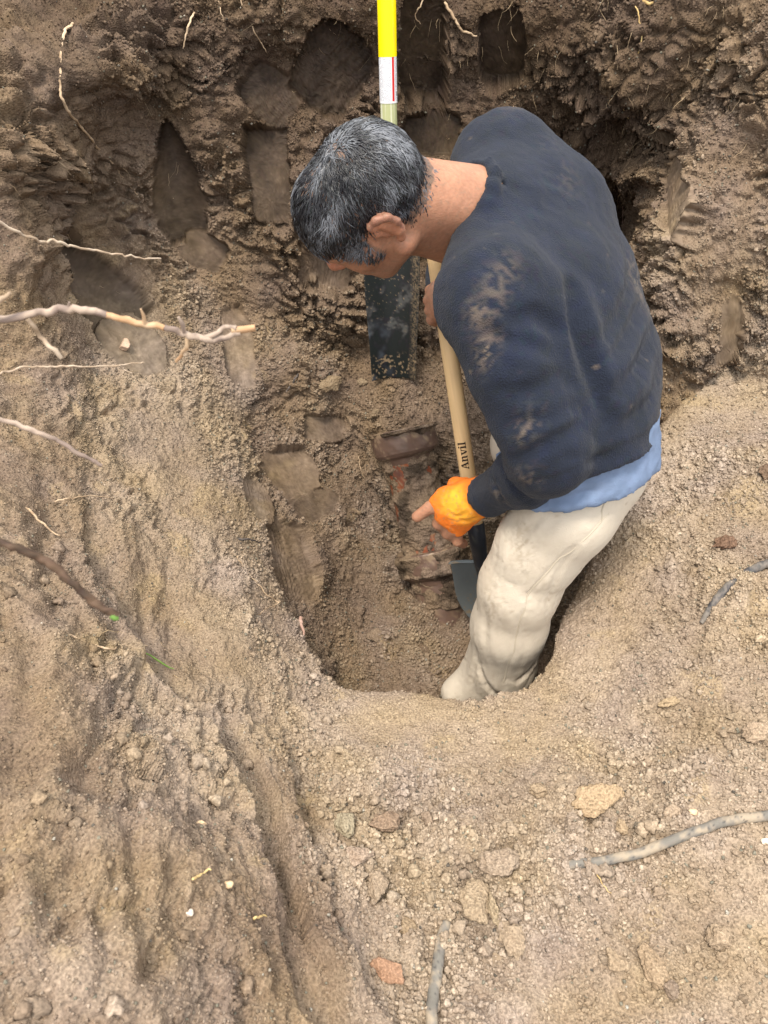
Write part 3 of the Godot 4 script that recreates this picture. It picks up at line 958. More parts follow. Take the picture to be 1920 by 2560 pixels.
	var folds := [
		[[Vector3(0.294, 0.529, -1.166), Vector3(0.316, 0.492, -1.124), Vector3(0.340, 0.435, -1.094), Vector3(0.370, 0.376, -1.063)], 0.024, 0.030],
		[[Vector3(0.203, 0.578, -1.052), Vector3(0.256, 0.570, -1.077), Vector3(0.300, 0.526, -1.095)], 0.018, 0.010],
		[[Vector3(0.148, 0.563, -1.036), Vector3(0.199, 0.558, -1.030), Vector3(0.268, 0.516, -1.051)], 0.016, 0.009],
		[[Vector3(0.330, 0.438, -1.064), Vector3(0.403, 0.442, -1.152), Vector3(0.491, 0.453, -1.282)], 0.018, 0.011],
		[[Vector3(0.350, 0.411, -1.034), Vector3(0.419, 0.408, -1.115), Vector3(0.517, 0.411, -1.252)], 0.020, 0.014],
		[[Vector3(0.368, 0.369, -1.021), Vector3(0.443, 0.360, -1.095), Vector3(0.530, 0.357, -1.208)], 0.018, 0.009],
		[[Vector3(0.326, 0.459, -1.088), Vector3(0.389, 0.469, -1.199), Vector3(0.443, 0.489, -1.322)], 0.018, 0.008],
		[[Vector3(0.173, 0.484, -0.982), Vector3(0.228, 0.480, -0.994), Vector3(0.286, 0.483, -1.031)], 0.016, 0.008],
		[[Vector3(0.195, 0.429, -0.954), Vector3(0.253, 0.439, -0.966), Vector3(0.318, 0.438, -1.014)], 0.016, 0.009],
		[[Vector3(0.234, 0.354, -0.972), Vector3(0.273, 0.404, -0.959), Vector3(0.330, 0.412, -0.985)], 0.015, 0.010],
		[[Vector3(0.235, 0.291, -1.019), Vector3(0.260, 0.269, -0.994), Vector3(0.277, 0.235, -0.990)], 0.012, 0.008],
		[[Vector3(0.219, 0.235, -1.057), Vector3(0.237, 0.208, -1.027), Vector3(0.251, 0.166, -1.030)], 0.010, 0.006],
		[[Vector3(0.185, 0.583, -1.226), Vector3(0.220, 0.599, -1.343), Vector3(0.230, 0.613, -1.460)], 0.022, 0.008],
		[[Vector3(0.278, 0.638, -1.588), Vector3(0.299, 0.592, -1.486), Vector3(0.297, 0.548, -1.354)], 0.025, 0.006],
		[[Vector3(0.298, 0.357, -0.975), Vector3(0.391, 0.323, -1.004), Vector3(0.497, 0.303, -1.082)], 0.014, 0.006],
	]
	var smears := [
		[Vector3(0.178, 0.584, -1.109), 0.022, 0.75], [Vector3(0.135, 0.565, -1.071), 0.014, 0.6], [Vector3(0.319, 0.575, -1.417), 0.026, 0.5], [Vector3(0.301, 0.599, -1.511), 0.022, 0.4],
		[Vector3(0.466, 0.440, -1.318), 0.030, 0.75], [Vector3(0.493, 0.404, -1.294), 0.024, 0.6], [Vector3(0.543, 0.266, -1.142), 0.036, 1.0], [Vector3(0.509, 0.268, -1.093), 0.026, 0.9],
		[Vector3(0.266, 0.346, -0.963), 0.020, 0.6], [Vector3(0.232, 0.214, -1.034), 0.018, 0.7], [Vector3(0.250, 0.202, -1.021), 0.014, 0.7], [Vector3(0.232, 0.416, -0.957), 0.02, 0.35],
		[Vector3(0.159, 0.518, -1.036), 0.018, 0.6], [Vector3(0.248, 0.639, -1.655), 0.03, 0.35],
	]
	var streak := (Vector3(0.218, 0.583, -1.226) - Vector3(0.185, 0.535, -1.172)).normalized()
	var sweater_wr := func(p: Vector3) -> float:
		var hd := (p - hem_a).dot(hem_n)
		var rib := 0.0
		if hd > -0.045 and p.z < 9.0: rib = -0.0035 * smooth(-0.045, -0.04, hd)
		if (p - cuff).length() < 0.058: rib = -0.0025 + 0.0006 * sin((p - cuff).dot(hem_n) * 900.0)
		return rib + 0.0045 * n_mid.get_noise_3dv(p * 0.55) + 0.0022 * n_mid.get_noise_3d(p.x * 1.1, p.y * 1.1, p.z * 0.5) + 0.0008 * n_fine.get_noise_3dv(p)
	var sweater_col := func(p: Vector3, _n: Vector3) -> Color:
		var g := 1.0 + 0.25 * n_mid.get_noise_3dv(p * 0.6) + 0.12 * n_fine.get_noise_3dv(p * 1.5)
		var c := Vector3(0.0095, 0.0137, 0.0255) * g
		var m := 0.0
		for s in smears:
			m = maxf(m, mud(p, s[0], s[1], streak, s[2]))
		m = maxf(m, 0.4 * smooth(0.66, 0.85, n_fine.get_noise_3dv(p * 1.3 + Vector3(7, 0, 0)) + 0.15 * n_patch.get_noise_3dv(p)))
		c = c.lerp(Vector3(0.24, 0.18, 0.125), clampf(m, 0.0, 0.85))
		return Color(c.x, c.y, c.z)
	var sw := part("sweater", clothe(ops, 0.0085, folds, sweater_wr, sweater_col), navy, man)
	sw.position = -base

	# ---- shirt tail below the sweater
	ops = []
	ops += bones([[Vector3(0.457, 0.265, -1.207), .087], [Vector3(0.438, 0.183, -1.116), .087], [Vector3(0.421, 0.110, -1.068), .088]], 0.06)
	ops += bones([[Vector3(0.402, 0.286, -1.113), .095], [Vector3(0.380, 0.186, -1.086), .096], [Vector3(0.362, 0.104, -1.061), .097]], 0.06)
	ops += bones([[Vector3(0.393, 0.178, -1.278), .095], [Vector3(0.358, 0.136, -1.198), .090], [Vector3(0.342, 0.057, -1.144), .090]], 0.06)
	var sh_a := Vector3(0.572, 0.196, -1.164)
	var sh_b := Vector3(0.371, 0.211, -0.979)
	var sh_c := Vector3(0.257, 0.097, -1.188)
	var sh_n := (sh_b - sh_a).cross(sh_c - sh_a).normalized()
	if sh_n.dot(Vector3(0.276, 0.538, -1.461) - sh_a) > 0: sh_n = -sh_n
	ops.append(["c", sh_a, sh_n, (sh_a + sh_b) * 0.5, 0.6])
	var up_c := hem_a - hem_n * 0.05
	ops.append(["c", up_c, -hem_n, (hem_a + hem_b) * 0.5, 0.6])
	var sfolds := [
		[[Vector3(0.507, 0.222, -1.076), Vector3(0.452, 0.240, -1.046), Vector3(0.401, 0.233, -1.004)], 0.012, 0.006],
		[[Vector3(0.404, 0.255, -0.995), Vector3(0.352, 0.243, -0.982), Vector3(0.310, 0.205, -1.006)], 0.012, 0.007],
		[[Vector3(0.369, 0.261, -1.001), Vector3(0.318, 0.252, -0.992), Vector3(0.270, 0.200, -1.035)], 0.010, 0.005],
	]
	var shirt_wr := func(p: Vector3) -> float:
		return 0.006 * n_mid.get_noise_3d(p.x * 0.9, p.y * 0.5, p.z * 0.9) + 0.003 * n_mid.get_noise_3dv(p * 1.3) + 0.0008 * n_fine.get_noise_3dv(p)
	var shirt_col := func(p: Vector3, _n: Vector3) -> Color:
		var g := 1.0 + 0.15 * n_mid.get_noise_3dv(p * 0.8) + 0.10 * n_fine.get_noise_3dv(p * 1.5)
		return Color(0.150 * g, 0.205 * g, 0.315 * g)
	var sh := part("shirt_tail", clothe(ops, 0.008, sfolds, shirt_wr, shirt_col), denim, man)
	sh.position = -base

	# ---- trousers
	ops = []
	ops += bones([[Vector3(0.467, 0.196, -1.214), .086], [Vector3(0.427, 0.183, -1.116), .088], [Vector3(0.374, 0.110, -1.068), .090], [Vector3(0.333, 0.011, -1.051), .081], [Vector3(0.301, -0.099, -1.029), .0765], [Vector3(0.294, -0.238, -1.017), .0755], [Vector3(0.293, -0.394, -1.011), .0735], [Vector3(0.283, -0.532, -0.991), .070]], 0.03)
	ops += bones([[Vector3(0.280, -0.416, -1.012), .055], [Vector3(0.191, -0.500, -0.985), .040]], 0.03)
	ops += bones([[Vector3(0.469, 0.143, -1.272), .095], [Vector3(0.403, 0.099, -1.290), .086], [Vector3(0.324, 0.061, -1.315), .064]], 0.03)
	ops += bones([[Vector3(0.324, 0.061, -1.315), .064], [Vector3(0.401, -0.222, -1.403), .058], [Vector3(0.434, -0.408, -1.397), .058]], 0.03)
	var hl := Vector3(0.249, -0.567, -0.970)
	ops.append(["c", hl, (hl - Vector3(0.292, -0.238, -1.017)).normalized(), hl, 0.17])
	var tfolds := [
		[[Vector3(0.218, -0.270, -0.981), Vector3(0.240, -0.342, -0.968), Vector3(0.291, -0.408, -0.962), Vector3(0.354, -0.389, -0.983)], 0.009, 0.010],
		[[Vector3(0.220, -0.219, -1.005), Vector3(0.231, -0.310, -0.987), Vector3(0.226, -0.401, -0.970)], 0.010, 0.006],
		[[Vector3(0.312, -0.353, -0.955), Vector3(0.338, -0.321, -0.974), Vector3(0.367, -0.269, -0.999)], 0.009, 0.008],
		[[Vector3(0.383, 0.135, -0.996), Vector3(0.362, 0.070, -0.991), Vector3(0.341, -0.013, -0.983), Vector3(0.337, -0.123, -0.977)], 0.009, 0.004],
		[[Vector3(0.295, 0.173, -0.987), Vector3(0.267, 0.111, -0.986), Vector3(0.229, 0.037, -0.987)], 0.010, 0.005],
		[[Vector3(0.330, 0.179, -0.994), Vector3(0.315, 0.094, -0.983), Vector3(0.305, -0.004, -0.976)], 0.012, 0.0035],
		[[Vector3(0.250, -0.103, -1.000), Vector3(0.253, -0.191, -0.986), Vector3(0.274, -0.291, -0.975)], 0.012, 0.004],
		[[Vector3(0.302, -0.091, -0.979), Vector3(0.306, -0.205, -0.970), Vector3(0.306, -0.306, -0.959)], 0.010, 0.0035],
		[[Vector3(0.477, 0.168, -1.066), Vector3(0.438, 0.084, -1.040), Vector3(0.400, -0.014, -1.015)], 0.0055, 0.003],
	]
	var seam := spline([Vector3(0.426, 0.168, -1.016), Vector3(0.366, 0.103, -0.994), Vector3(0.319, 0.003, -0.983), Vector3(0.297, -0.098, -0.972), Vector3(0.292, -0.221, -0.968), Vector3(0.288, -0.332, -0.962), Vector3(0.285, -0.420, -0.949)], 4)
	tfolds.append([seam, 0.0055, 0.0035])
	var knee := Vector3(0.252, -0.024, -1.004)
	var foot := Vector3(0.297, -0.374, -1.000)
	var trouser_wr := func(p: Vector3) -> float:
		var cz := maxf(smooth(0.17, 0.05, (p - knee).length()), smooth(0.20, 0.06, (p - foot).length()))
		var cn := absf(n_mid.get_noise_3d(p.x * 0.75 + 0.25 * p.y, p.y * 0.32, p.z * 0.75))
		var crease := -0.0022 * cz * smooth(0.14, 0.0, cn)
		return crease + 0.0022 * n_mid.get_noise_3d(p.x * 0.60 + 0.2 * p.y, p.y * 0.20, p.z * 0.60) + 0.0004 * n_mid.get_noise_3dv(p * 1.4) + 0.0005 * n_fine.get_noise_3dv(p * 1.4)
	var dirty := [Vector3(0.232, -0.091, -0.979), Vector3(0.315, -0.288, -0.961), Vector3(0.240, -0.404, -0.966), Vector3(0.250, 0.095, -1.219), Vector3(0.341, -0.019, -0.975), Vector3(0.282, 0.076, -0.998)]
	var trouser_col := func(p: Vector3, _n: Vector3) -> Color:
		var g := 1.0 + 0.06 * n_mid.get_noise_3dv(p * 0.5) + 0.05 * n_fine.get_noise_3dv(p)
		var c := Vector3(0.54, 0.475, 0.385) * g
		var m := 0.7 * mud(p, foot, 0.06, Vector3(0.4, -1, 0), 1.0)
		for q in dirty: m = maxf(m, mud(p, q, 0.035, Vector3(0.3, -1, 0.2), 0.45))
		m = maxf(m, 0.22 * smooth(0.15, 0.6, n_patch.get_noise_3dv(p * 1.6 + Vector3(3, 1, 0))))
		m = maxf(m, 0.5 * smooth(0.55, 0.75, n_fine.get_noise_3dv(p * 1.1)))
		c = c.lerp(Vector3(0.26, 0.19, 0.12), m)
		return Color(c.x, c.y, c.z)
	var tr := part("trousers", clothe(ops, 0.0068, tfolds, trouser_wr, trouser_col), canvas, man)
	tr.position = -base
	# stitched seams lie on the cloth
	var tv: PackedVector3Array = tr.mesh.surface_get_arrays(0)[Mesh.ARRAY_VERTEX]
	var stitch := mat("seam_thread", Color(0.71, 0.67, 0.60), 0.9)
	for line in [seam, spline([Vector3(0.419, 0.200, -1.017), Vector3(0.402, 0.148, -1.010), Vector3(0.375, 0.126, -1.002)], 4), spline([Vector3(0.488, 0.148, -1.078), Vector3(0.441, 0.076, -1.047), Vector3(0.402, -0.023, -1.021), Vector3(0.385, -0.137, -1.012)], 4)]:
		var sp: Array = []
		for q in line:
			var best := 1e9
			var bp := Vector3.ZERO
			for v in tv:
				var dd: float = v.distance_squared_to(q)
				if dd < best:
					best = dd
					bp = v
			if sp.is_empty() or bp.distance_to(sp[-1]) > 0.008: sp.append(bp)
		var sm := part("seam", tube(spline(sp, 2), [.0018, .0022, .0018], 6), stitch, tr)
	# ---- boots
	var boot_m := mat("boot_leather", Color(0.62, 0.56, 0.47), 0.85)
	for q in [[Vector3(0.278, -0.528, -0.996), Vector3(-1, 0, 0.12), -.47], [Vector3(0.436, -0.417, -1.404), Vector3(-0.8, 0, -0.3), -.46]]:
		var an: Vector3 = q[0]
		var fd: Vector3 = q[1].normalized()
		var fl: float = q[2] * K
		var heel := Vector3(an.x, fl + 0.042, an.z) - fd * 0.075
		var g := nets([["b", an, heel + fd * 0.02, 0.045, 0.045, 0.03], ["b", heel, heel + fd * 0.13, 0.042, 0.040, 0.03], ["b", heel + fd * 0.13, heel + fd * 0.155 + Vector3(0, -0.006, 0), 0.040, 0.033, 0.03], ["c", Vector3(0, fl + 0.012, 0), Vector3.DOWN, heel + fd * 0.1, 0.3]], 0.008)
		var bt := part("boot", commit(g[0], g[1]), boot_m, man)
		bt.position = -base

	# ---- skin: head, neck, hands as one body
	var u := Vector3(-0.70, 0.639, 0.313).normalized()
	var f := Vector3(-0.66, -0.744, 0.043)
	f = (f - u * f.dot(u)).normalized()
	var l := u.cross(f).normalized()
	var hb := Basis(f, l, u)
	var hs := 1.22
	var H := func(a: float, b: float, c: float) -> Vector3: return skull + hb * (Vector3(a, b, c) * hs)
	var so: Array = []
	var add := func(a: Vector3, b: Vector3, ra: float, rb: float, kk: float) -> void: so.append(["b", a, b, ra * hs, rb * hs, kk])
	add.call(H.call(-.026, 0, .022), H.call(.028, 0, .024), .077, .074, .03)
	add.call(H.call(.045, 0, .0), H.call(.055, 0, -.055), .056, .042, .03)
	add.call(H.call(.062, 0, -.085), H.call(.068, 0, -.095), .026, .022, .03)
	for s in [-1, 1]:
		add.call(H.call(.0, .056 * s, -.055), H.call(.06, .018 * s, -.092), .020, .018, .025)
		add.call(H.call(.062, .036 * s, -.032), H.call(.04, .052 * s, -.02), .022, .022, .025)
		add.call(H.call(.088, .014 * s, .018), H.call(.080, .040 * s, .016), .010, .010, .014)
		so.append(["s", H.call(.100, .032 * s, -.002), H.call(.100, .030 * s, -.004), .012, .012, .012])
		add.call(H.call(.083, .031 * s, -.003), H.call(.083, .031 * s, -.003), .0115, .0115, .004)
	add.call(H.call(.093, 0, .005), H.call(.112, 0, -.030), .009, .012, .012)
	for s in [-1, 1]: add.call(H.call(.103, .010 * s, -.034), H.call(.098, .013 * s, -.034), .008, .006, .008)
	add.call(H.call(.090, .018, -.063), H.call(.090, -.018, -.063), .0065, .0065, .008)
	add.call(H.call(.088, .015, -.072), H.call(.088, -.015, -.072), .007, .007, .008)
	add.call(H.call(-.030, 0, -.03), c7 + nd * 0.01, .056, .058, .03)
	add.call(H.call(-.005, 0, -.075), c7 + Vector3(-0.03, -0.06, 0.0), .042, .048, .03)
	# ears: rim, fold, lobe
	for s in [-1, 1]:
		var E := func(a: float, b: float, o: float) -> Vector3: return H.call(a * 0.88 - 0.012, (0.073 + o * 0.85) * s, b * 0.88)
		var rimp := [E.call(.006, -.012, .002), E.call(.016, .010, .006), E.call(.010, .030, .012), E.call(-.006, .036, .017), E.call(-.022, .026, .020), E.call(-.024, .006, .018), E.call(-.014, -.014, .013), E.call(-.002, -.030, .007)]
		for i in rimp.size() - 1:
			add.call(rimp[i], rimp[i + 1], .0052, .0052 if i < 5 else .0072, .006)
		add.call(E.call(-.008, .018, .006), E.call(-.010, -.010, .006), .0125, .010, .008)
		add.call(E.call(-.012, .016, .013), E.call(-.012, -.002, .013), .0042, .0042, .004)
	# trunk and arms run on inside the sweater, so that head and hands are one figure
	so += bones([[c7, .045], [Vector3(0.250, 0.548, -1.622), .045], [Vector3(0.183, 0.348, -1.634), .036], [Vector3(0.169, 0.307, -1.622), .034], [Vector3(0.168, 0.296, -1.509), .020]], 0.01)
	so += bones([[c7, .045], [Vector3(0.202, 0.521, -1.207), .045], [Vector3(0.261, 0.389, -1.035), .036], [Vector3(0.300, 0.323, -1.004), .034], [Vector3(0.216, 0.085, -1.133), .021]], 0.01)
	for q in hand_ops(): so += q
	var g := nets(so, 0.0040)
	var vs: PackedVector3Array = g[0]
	var idx: PackedInt32Array = g[1]
	var cs := PackedColorArray()
	var hn := n_mid
	for p in vs:
		var lp: Vector3 = hb.transposed() * (p - skull) / hs
		var c := Vector3(0.38, 0.188, 0.115)
		var red := 0.0
		if lp.length() < 0.16:
			red = 0.4 * smooth(0.066, 0.082, absf(lp.y)) + 0.6 * smooth(0.092, 0.108, lp.x)
			red = maxf(red, 0.7 * smooth(-.066, -.075, lp.z) * smooth(0.08, 0.088, lp.x))
			var beard := smooth(-0.045, -0.07, lp.z) * smooth(0.0, 0.03, lp.x)
			c = c.lerp(Vector3(0.26, 0.15, 0.105), 0.45 * beard)
			# brows
			c = c.lerp(Vector3(0.05, 0.04, 0.035), 0.7 * smooth(0.006, 0.002, absf(lp.z - 0.022)) * smooth(0.078, 0.086, lp.x) * smooth(0.008, 0.014, absf(lp.y)))
			if hairy(lp - Vector3(0, 0, 0.004)): c = c.lerp(Vector3(0.10, 0.075, 0.06), 0.75)  # scalp colour darkened for stubble and the shade under dense hair
		c = c.lerp(Vector3(0.50, 0.17, 0.10), red * 0.6)
		c *= 0.94 + 0.20 * n_mid.get_noise_3dv(p) + 0.20 * n_fine.get_noise_3dv(p * 2.0)
		c = c.lerp(Vector3(0.22, 0.15, 0.10), 0.45 * smooth(0.25, 0.55, n_fine.get_noise_3dv(p * 1.2 + Vector3(4, 4, 0))))
		cs.append(Color(c.x, c.y, c.z))
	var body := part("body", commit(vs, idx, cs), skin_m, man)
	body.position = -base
	# eyes (closed to slits from here, but there)
	# ---- glove on the left hand
	var glove_m := mat("glove_knit", Color.WHITE, 0.75, true)
	glove_m.heightmap_enabled = true
	glove_m.heightmap_texture = weave
	glove_m.heightmap_scale = 0.16
	glove_m.uv1_triplanar = true
	glove_m.uv1_scale = Vector3(30, 30, 30)
	var back := Vector3(0.171, 0.050, -1.136)
	var glove_wr := func(p: Vector3) -> float:
		return 0.0024 * n_mid.get_noise_3dv(p * 1.5) + 0.0006 * n_fine.get_noise_3dv(p * 1.5)
	var glove_col := func(p: Vector3, _n: Vector3) -> Color:
		var y := smooth(0.062, 0.02, (p - back).length() + 0.012 * n_mid.get_noise_3dv(p))
		var c := Vector3(0.84, 0.20, 0.02).lerp(Vector3(0.90, 0.42, 0.035), y)  # overexposure painted in: brightly lit back of the hand goes yellow
		c *= 1.0 - 0.25 * maxf(n_fine.get_noise_3dv(p), 0.0)
		c = c.lerp(Vector3(0.36, 0.20, 0.09), 0.55 * smooth(0.22, 0.5, n_fine.get_noise_3dv(p * 1.3 + Vector3(0, 2, 0)) + 0.3 * n_mid.get_noise_3dv(p * 2.0)))
		return Color(c.x, c.y, c.z)
	var gl := part("glove", clothe(glove_ops(), 0.004, [[[Vector3(0.179, 0.057, -1.110), Vector3(0.161, 0.031, -1.115), Vector3(0.136, 0.035, -1.120)], 0.006, 0.003], [[Vector3(0.204, 0.044, -1.095), Vector3(0.181, 0.025, -1.108), Vector3(0.161, 0.023, -1.106)], 0.006, 0.003]], glove_wr, glove_col), glove_m, man)
	gl.position = -base
	# ---- hair
	make_hair(man, base, skull, hb, hs, vs, face_normals(vs, idx))

func hand_ops() -> Array:
	var out: Array = []
	var o: Array = []
	var w := Vector3(0.216, 0.085, -1.133)
	var mcp := [Vector3(0.134, 0.032, -1.175), Vector3(0.135, 0.010, -1.159), Vector3(0.146, -0.013, -1.149), Vector3(0.166, -0.038, -1.146)]
	var tips := [[Vector3(0.103, 0.005, -1.169), Vector3(0.075, -0.022, -1.165)], [Vector3(0.124, -0.036, -1.157), Vector3(0.147, -0.083, -1.172)], [Vector3(0.145, -0.060, -1.148), Vector3(0.167, -0.097, -1.165)], [Vector3(0.169, -0.080, -1.142), Vector3(0.186, -0.110, -1.159)]]
	var r := [.0138, .0140, .0132, .0122]
	for i in 4:
		o.append(["b", w, mcp[i], 0.022, 0.019, 0.02])
		o.append(["b", mcp[i], tips[i][0], r[i] * K, r[i] * K * 0.94, 0.006])
		o.append(["b", tips[i][0], tips[i][1], r[i] * K * 0.94, r[i] * K * 0.84, 0.003])
	o.append(["b", Vector3(0.207, 0.073, -1.161), Vector3(0.165, 0.014, -1.230), 0.022, 0.018, 0.02])
	o.append(["b", Vector3(0.165, 0.014, -1.230), Vector3(0.178, -0.044, -1.258), 0.015, 0.0125, 0.006])
	out.append(o)
	# right hand round the wooden handle
	o = []
	w = Vector3(0.168, 0.296, -1.509)
	var m2 := [Vector3(0.113, 0.381, -1.461), Vector3(0.109, 0.369, -1.448), Vector3(0.112, 0.354, -1.439), Vector3(0.117, 0.339, -1.432)]
	for i in 4:
		var a: Vector3 = m2[i]
		o.append(["b", w, a, 0.024, 0.016, 0.015])
		var d := Vector3(0, -0.004 * i, 0)
		o.append(["b", a, a + Vector3(0.096, 0.359, -1.454) - Vector3(0.109, 0.369, -1.448) + d, 0.0125, 0.012, 0.005])
		o.append(["b", a + Vector3(0.096, 0.359, -1.454) - Vector3(0.109, 0.369, -1.448) + d, a + Vector3(0.106, 0.332, -1.483) - Vector3(0.109, 0.369, -1.448) + d, 0.012, 0.0105, 0.003])
	o.append(["b", w, Vector3(0.133, 0.360, -1.480), 0.02, 0.016, 0.015])
	o.append(["b", Vector3(0.133, 0.360, -1.480), Vector3(0.120, 0.366, -1.503), 0.0135, 0.0115, 0.006])
	out.append(o)
	return out

func glove_ops() -> Array:
	var o: Array = []
	var w := Vector3(0.220, 0.089, -1.132)
	for q in [[Vector3(0.136, 0.032, -1.175), .0215], [Vector3(0.137, 0.011, -1.159), .022], [Vector3(0.148, -0.012, -1.151), .0215], [Vector3(0.168, -0.037, -1.148), .020]]:
		o.append(["b", w, q[0], 0.031, q[1] * K, 0.02])
	o.append(["b", w, Vector3(0.164, 0.021, -1.220), 0.030, 0.021, 0.02])
	o.append(["b", Vector3(0.136, 0.032, -1.175), Vector3(0.118, 0.018, -1.172), .0205 * K, .0165 * K, 0.008])
	o.append(["b", Vector3(0.137, 0.011, -1.159), Vector3(0.131, -0.013, -1.158), .0205 * K, .0165 * K, 0.008])
	return o

# where hair grows: high at the front, over the ears, low at the nape
func hairy(p: Vector3) -> bool:
	var side := absf(p.y)
	var low := lerpf(-0.042, 0.034, smooth(0.02, 0.075, p.x))
	if p.x > -0.03 and p.x < 0.035 and side > 0.05:
		low = maxf(low, 0.022 - 0.3 * absf(p.x + 0.01)) if p.x < 0.022 else minf(low, -0.022)
	low += 0.006 * n_mid.get_noise_3dv(p * 3.0)
	return p.z > low

func make_hair(man: Node3D, base: Vector3, skull: Vector3, hb: Basis, hs: float, bv: PackedVector3Array, bn: PackedVector3Array) -> void:
	rng.seed = 77
	var vs := PackedVector3Array()
	var idx := PackedInt32Array()
	var cs := PackedColorArray()
	var capv := PackedVector3Array()
	var made := 0
	var tries := 0
	var roots: Array = []
	for i in bv.size():
		var lp: Vector3 = hb.transposed() * (bv[i] - skull) / hs
		if lp.length() < 0.13 and hairy(lp) and absf(lp.y) < 0.0765: roots.append([lp, hb.transposed() * bn[i]])
	while made < 16000 and tries < 140000:
		tries += 1
		var rt: Array = roots[rng.randi() % roots.size()]
		var d: Vector3 = rt[1]
		# sparser towards the hairline
		if not hairy(rt[0] - Vector3(0, 0, 0.012)) and rng.randf() < 0.55: continue
		var jt := Vector3(rng.randfn(), rng.randfn(), rng.randfn()) * 0.0018
		var p: Vector3 = rt[0] + jt - d * jt.dot(d)
		# thinner patch near the crown
		var thin := smooth(0.018, 0.0, (p - Vector3(0.03, 0.012, 0.098)).length())
		if rng.randf() < 0.8 * thin: continue
		made += 1
		# combed from the crown forward and down, tousled
		var crown := Vector3(-0.035, 0.0, 0.09)
		var flow := (p - crown + 0.012 * Vector3(rng.randfn(), rng.randfn(), rng.randfn()))
		flow = (flow - d * flow.dot(d))
		flow = flow.normalized() if flow.length() > 0.004 else Vector3(0.5, 0.5, 0)
		flow = (flow + Vector3(0.25, 0.15, 0) + 0.55 * Vector3(n_mid.get_noise_3dv(p * 2.2), n_mid.get_noise_3dv(p * 2.2 + Vector3(5, 0, 0)), n_mid.get_noise_3dv(p * 2.2 + Vector3(0, 5, 0))) + 0.25 * Vector3(rng.randfn(), rng.randfn(), rng.randfn()))
		flow = (flow - d * flow.dot(d)).normalized()
		var len := rng.randf_range(0.013, 0.028) * (0.62 if p.z < -0.005 else 1.0)
		var lift := rng.randf_range(0.35, 0.85)
		var grey := clampf(0.33 + 1.5 * n_mid.get_noise_3dv(p * 1.2) + rng.randf_range(-0.35, 0.35), 0.0, 1.0)
		if p.z < 0.0 and p.x > -0.02: grey = clampf(grey + 0.35, 0.0, 1.0)
		var col := Vector3(0.006, 0.0065, 0.008).lerp(Vector3(0.15, 0.16, 0.18), grey * grey)
		var q := p - d * 0.002
		var dir := (flow + d * lift).normalized()
		var at := vs.size()
		var w := rng.randf_range(0.0007, 0.0012)
		var b := flow.cross(d).normalized()
		var wave := rng.randf_range(-0.25, 0.25)
		for s in 5:
			var r: float = w * [1.0, 1.0, 0.9, 0.7, 0.15][s]
			for t in 3:
				var a := TAU * t / 3.0
				vs.append(skull + hb * ((q + (b * cos(a) + d * sin(a)) * r) * hs) - base)
				cs.append(Color(col.x, col.y, col.z))
			dir = (dir - d * 0.36 * lift + b * wave * 0.3).normalized()
			q += dir * len / 4.0
		for s in 4:
			for t in 3:
				var a := at + s * 3 + t
				var c := at + s * 3 + (t + 1) % 3
				idx.append_array([a, a + 3, c, c, a + 3, c + 3])
	var hm := mat("hair", Color.WHITE, 0.42, true)
	hm.metallic_specular = 0.6
	part("hair", commit(vs, idx, cs), hm, man)

# ---------------------------------------------------------------- tools
func bent_text(s: String, size: float, axis_a: Vector3, axis_d: Vector3, radius: float, at: float, turn: float, serif: bool) -> ArrayMesh:
	var f := SystemFont.new()
	f.font_names = PackedStringArray(["Droid Serif" if serif else "Droid Sans"])
	f.font_weight = 700
	var tm := TextMesh.new()
	tm.text = s
	tm.font = f
	tm.font_size = 64
	tm.pixel_size = size / 64.0
	tm.depth = 0.0
	tm.curve_step = 2.0
	var arr := tm.get_mesh_arrays()
	var vs: PackedVector3Array = arr[Mesh.ARRAY_VERTEX]
	var b := frame_z(axis_d)
	# fine enough to lie round the handle
	var tri := PackedVector3Array()
	for i in arr[Mesh.ARRAY_INDEX]: tri.append(vs[i])
	for r in 3:
		var nx := PackedVector3Array()
		for i in range(0, tri.size(), 3):
			var ta := tri[i]
			var tb := tri[i + 1]
			var tc := tri[i + 2]
			var ab := (ta + tb) * 0.5
			var bc := (tb + tc) * 0.5
			var ca := (tc + ta) * 0.5
			nx.append_array([ta, ab, ca, ab, tb, bc, ca, bc, tc, ab, bc, ca])
		tri = nx
	vs = tri
	var ti := PackedInt32Array()
	for i in tri.size(): ti.append(i)
	var out := PackedVector3Array()
	var ns := PackedVector3Array()
	for v in vs:
		var ang := turn - v.y / radius
		var n := b.x * cos(ang) + b.y * sin(ang)
		out.append(axis_a + axis_d * (at + v.x) + n * (radius + 0.0009))
		ns.append(n)
	var o := []
	o.resize(Mesh.ARRAY_MAX)
	o[Mesh.ARRAY_VERTEX] = out
	o[Mesh.ARRAY_NORMAL] = ns
	o[Mesh.ARRAY_INDEX] = ti
	var m := ArrayMesh.new()
	m.add_surface_from_arrays(Mesh.PRIMITIVE_TRIANGLES, o)
	return m

# angle round an axis that faces a given direction
func facing(axis_d: Vector3, to: Vector3) -> float:
	var b := frame_z(axis_d)
	return atan2(to.dot(b.y), to.dot(b.x))

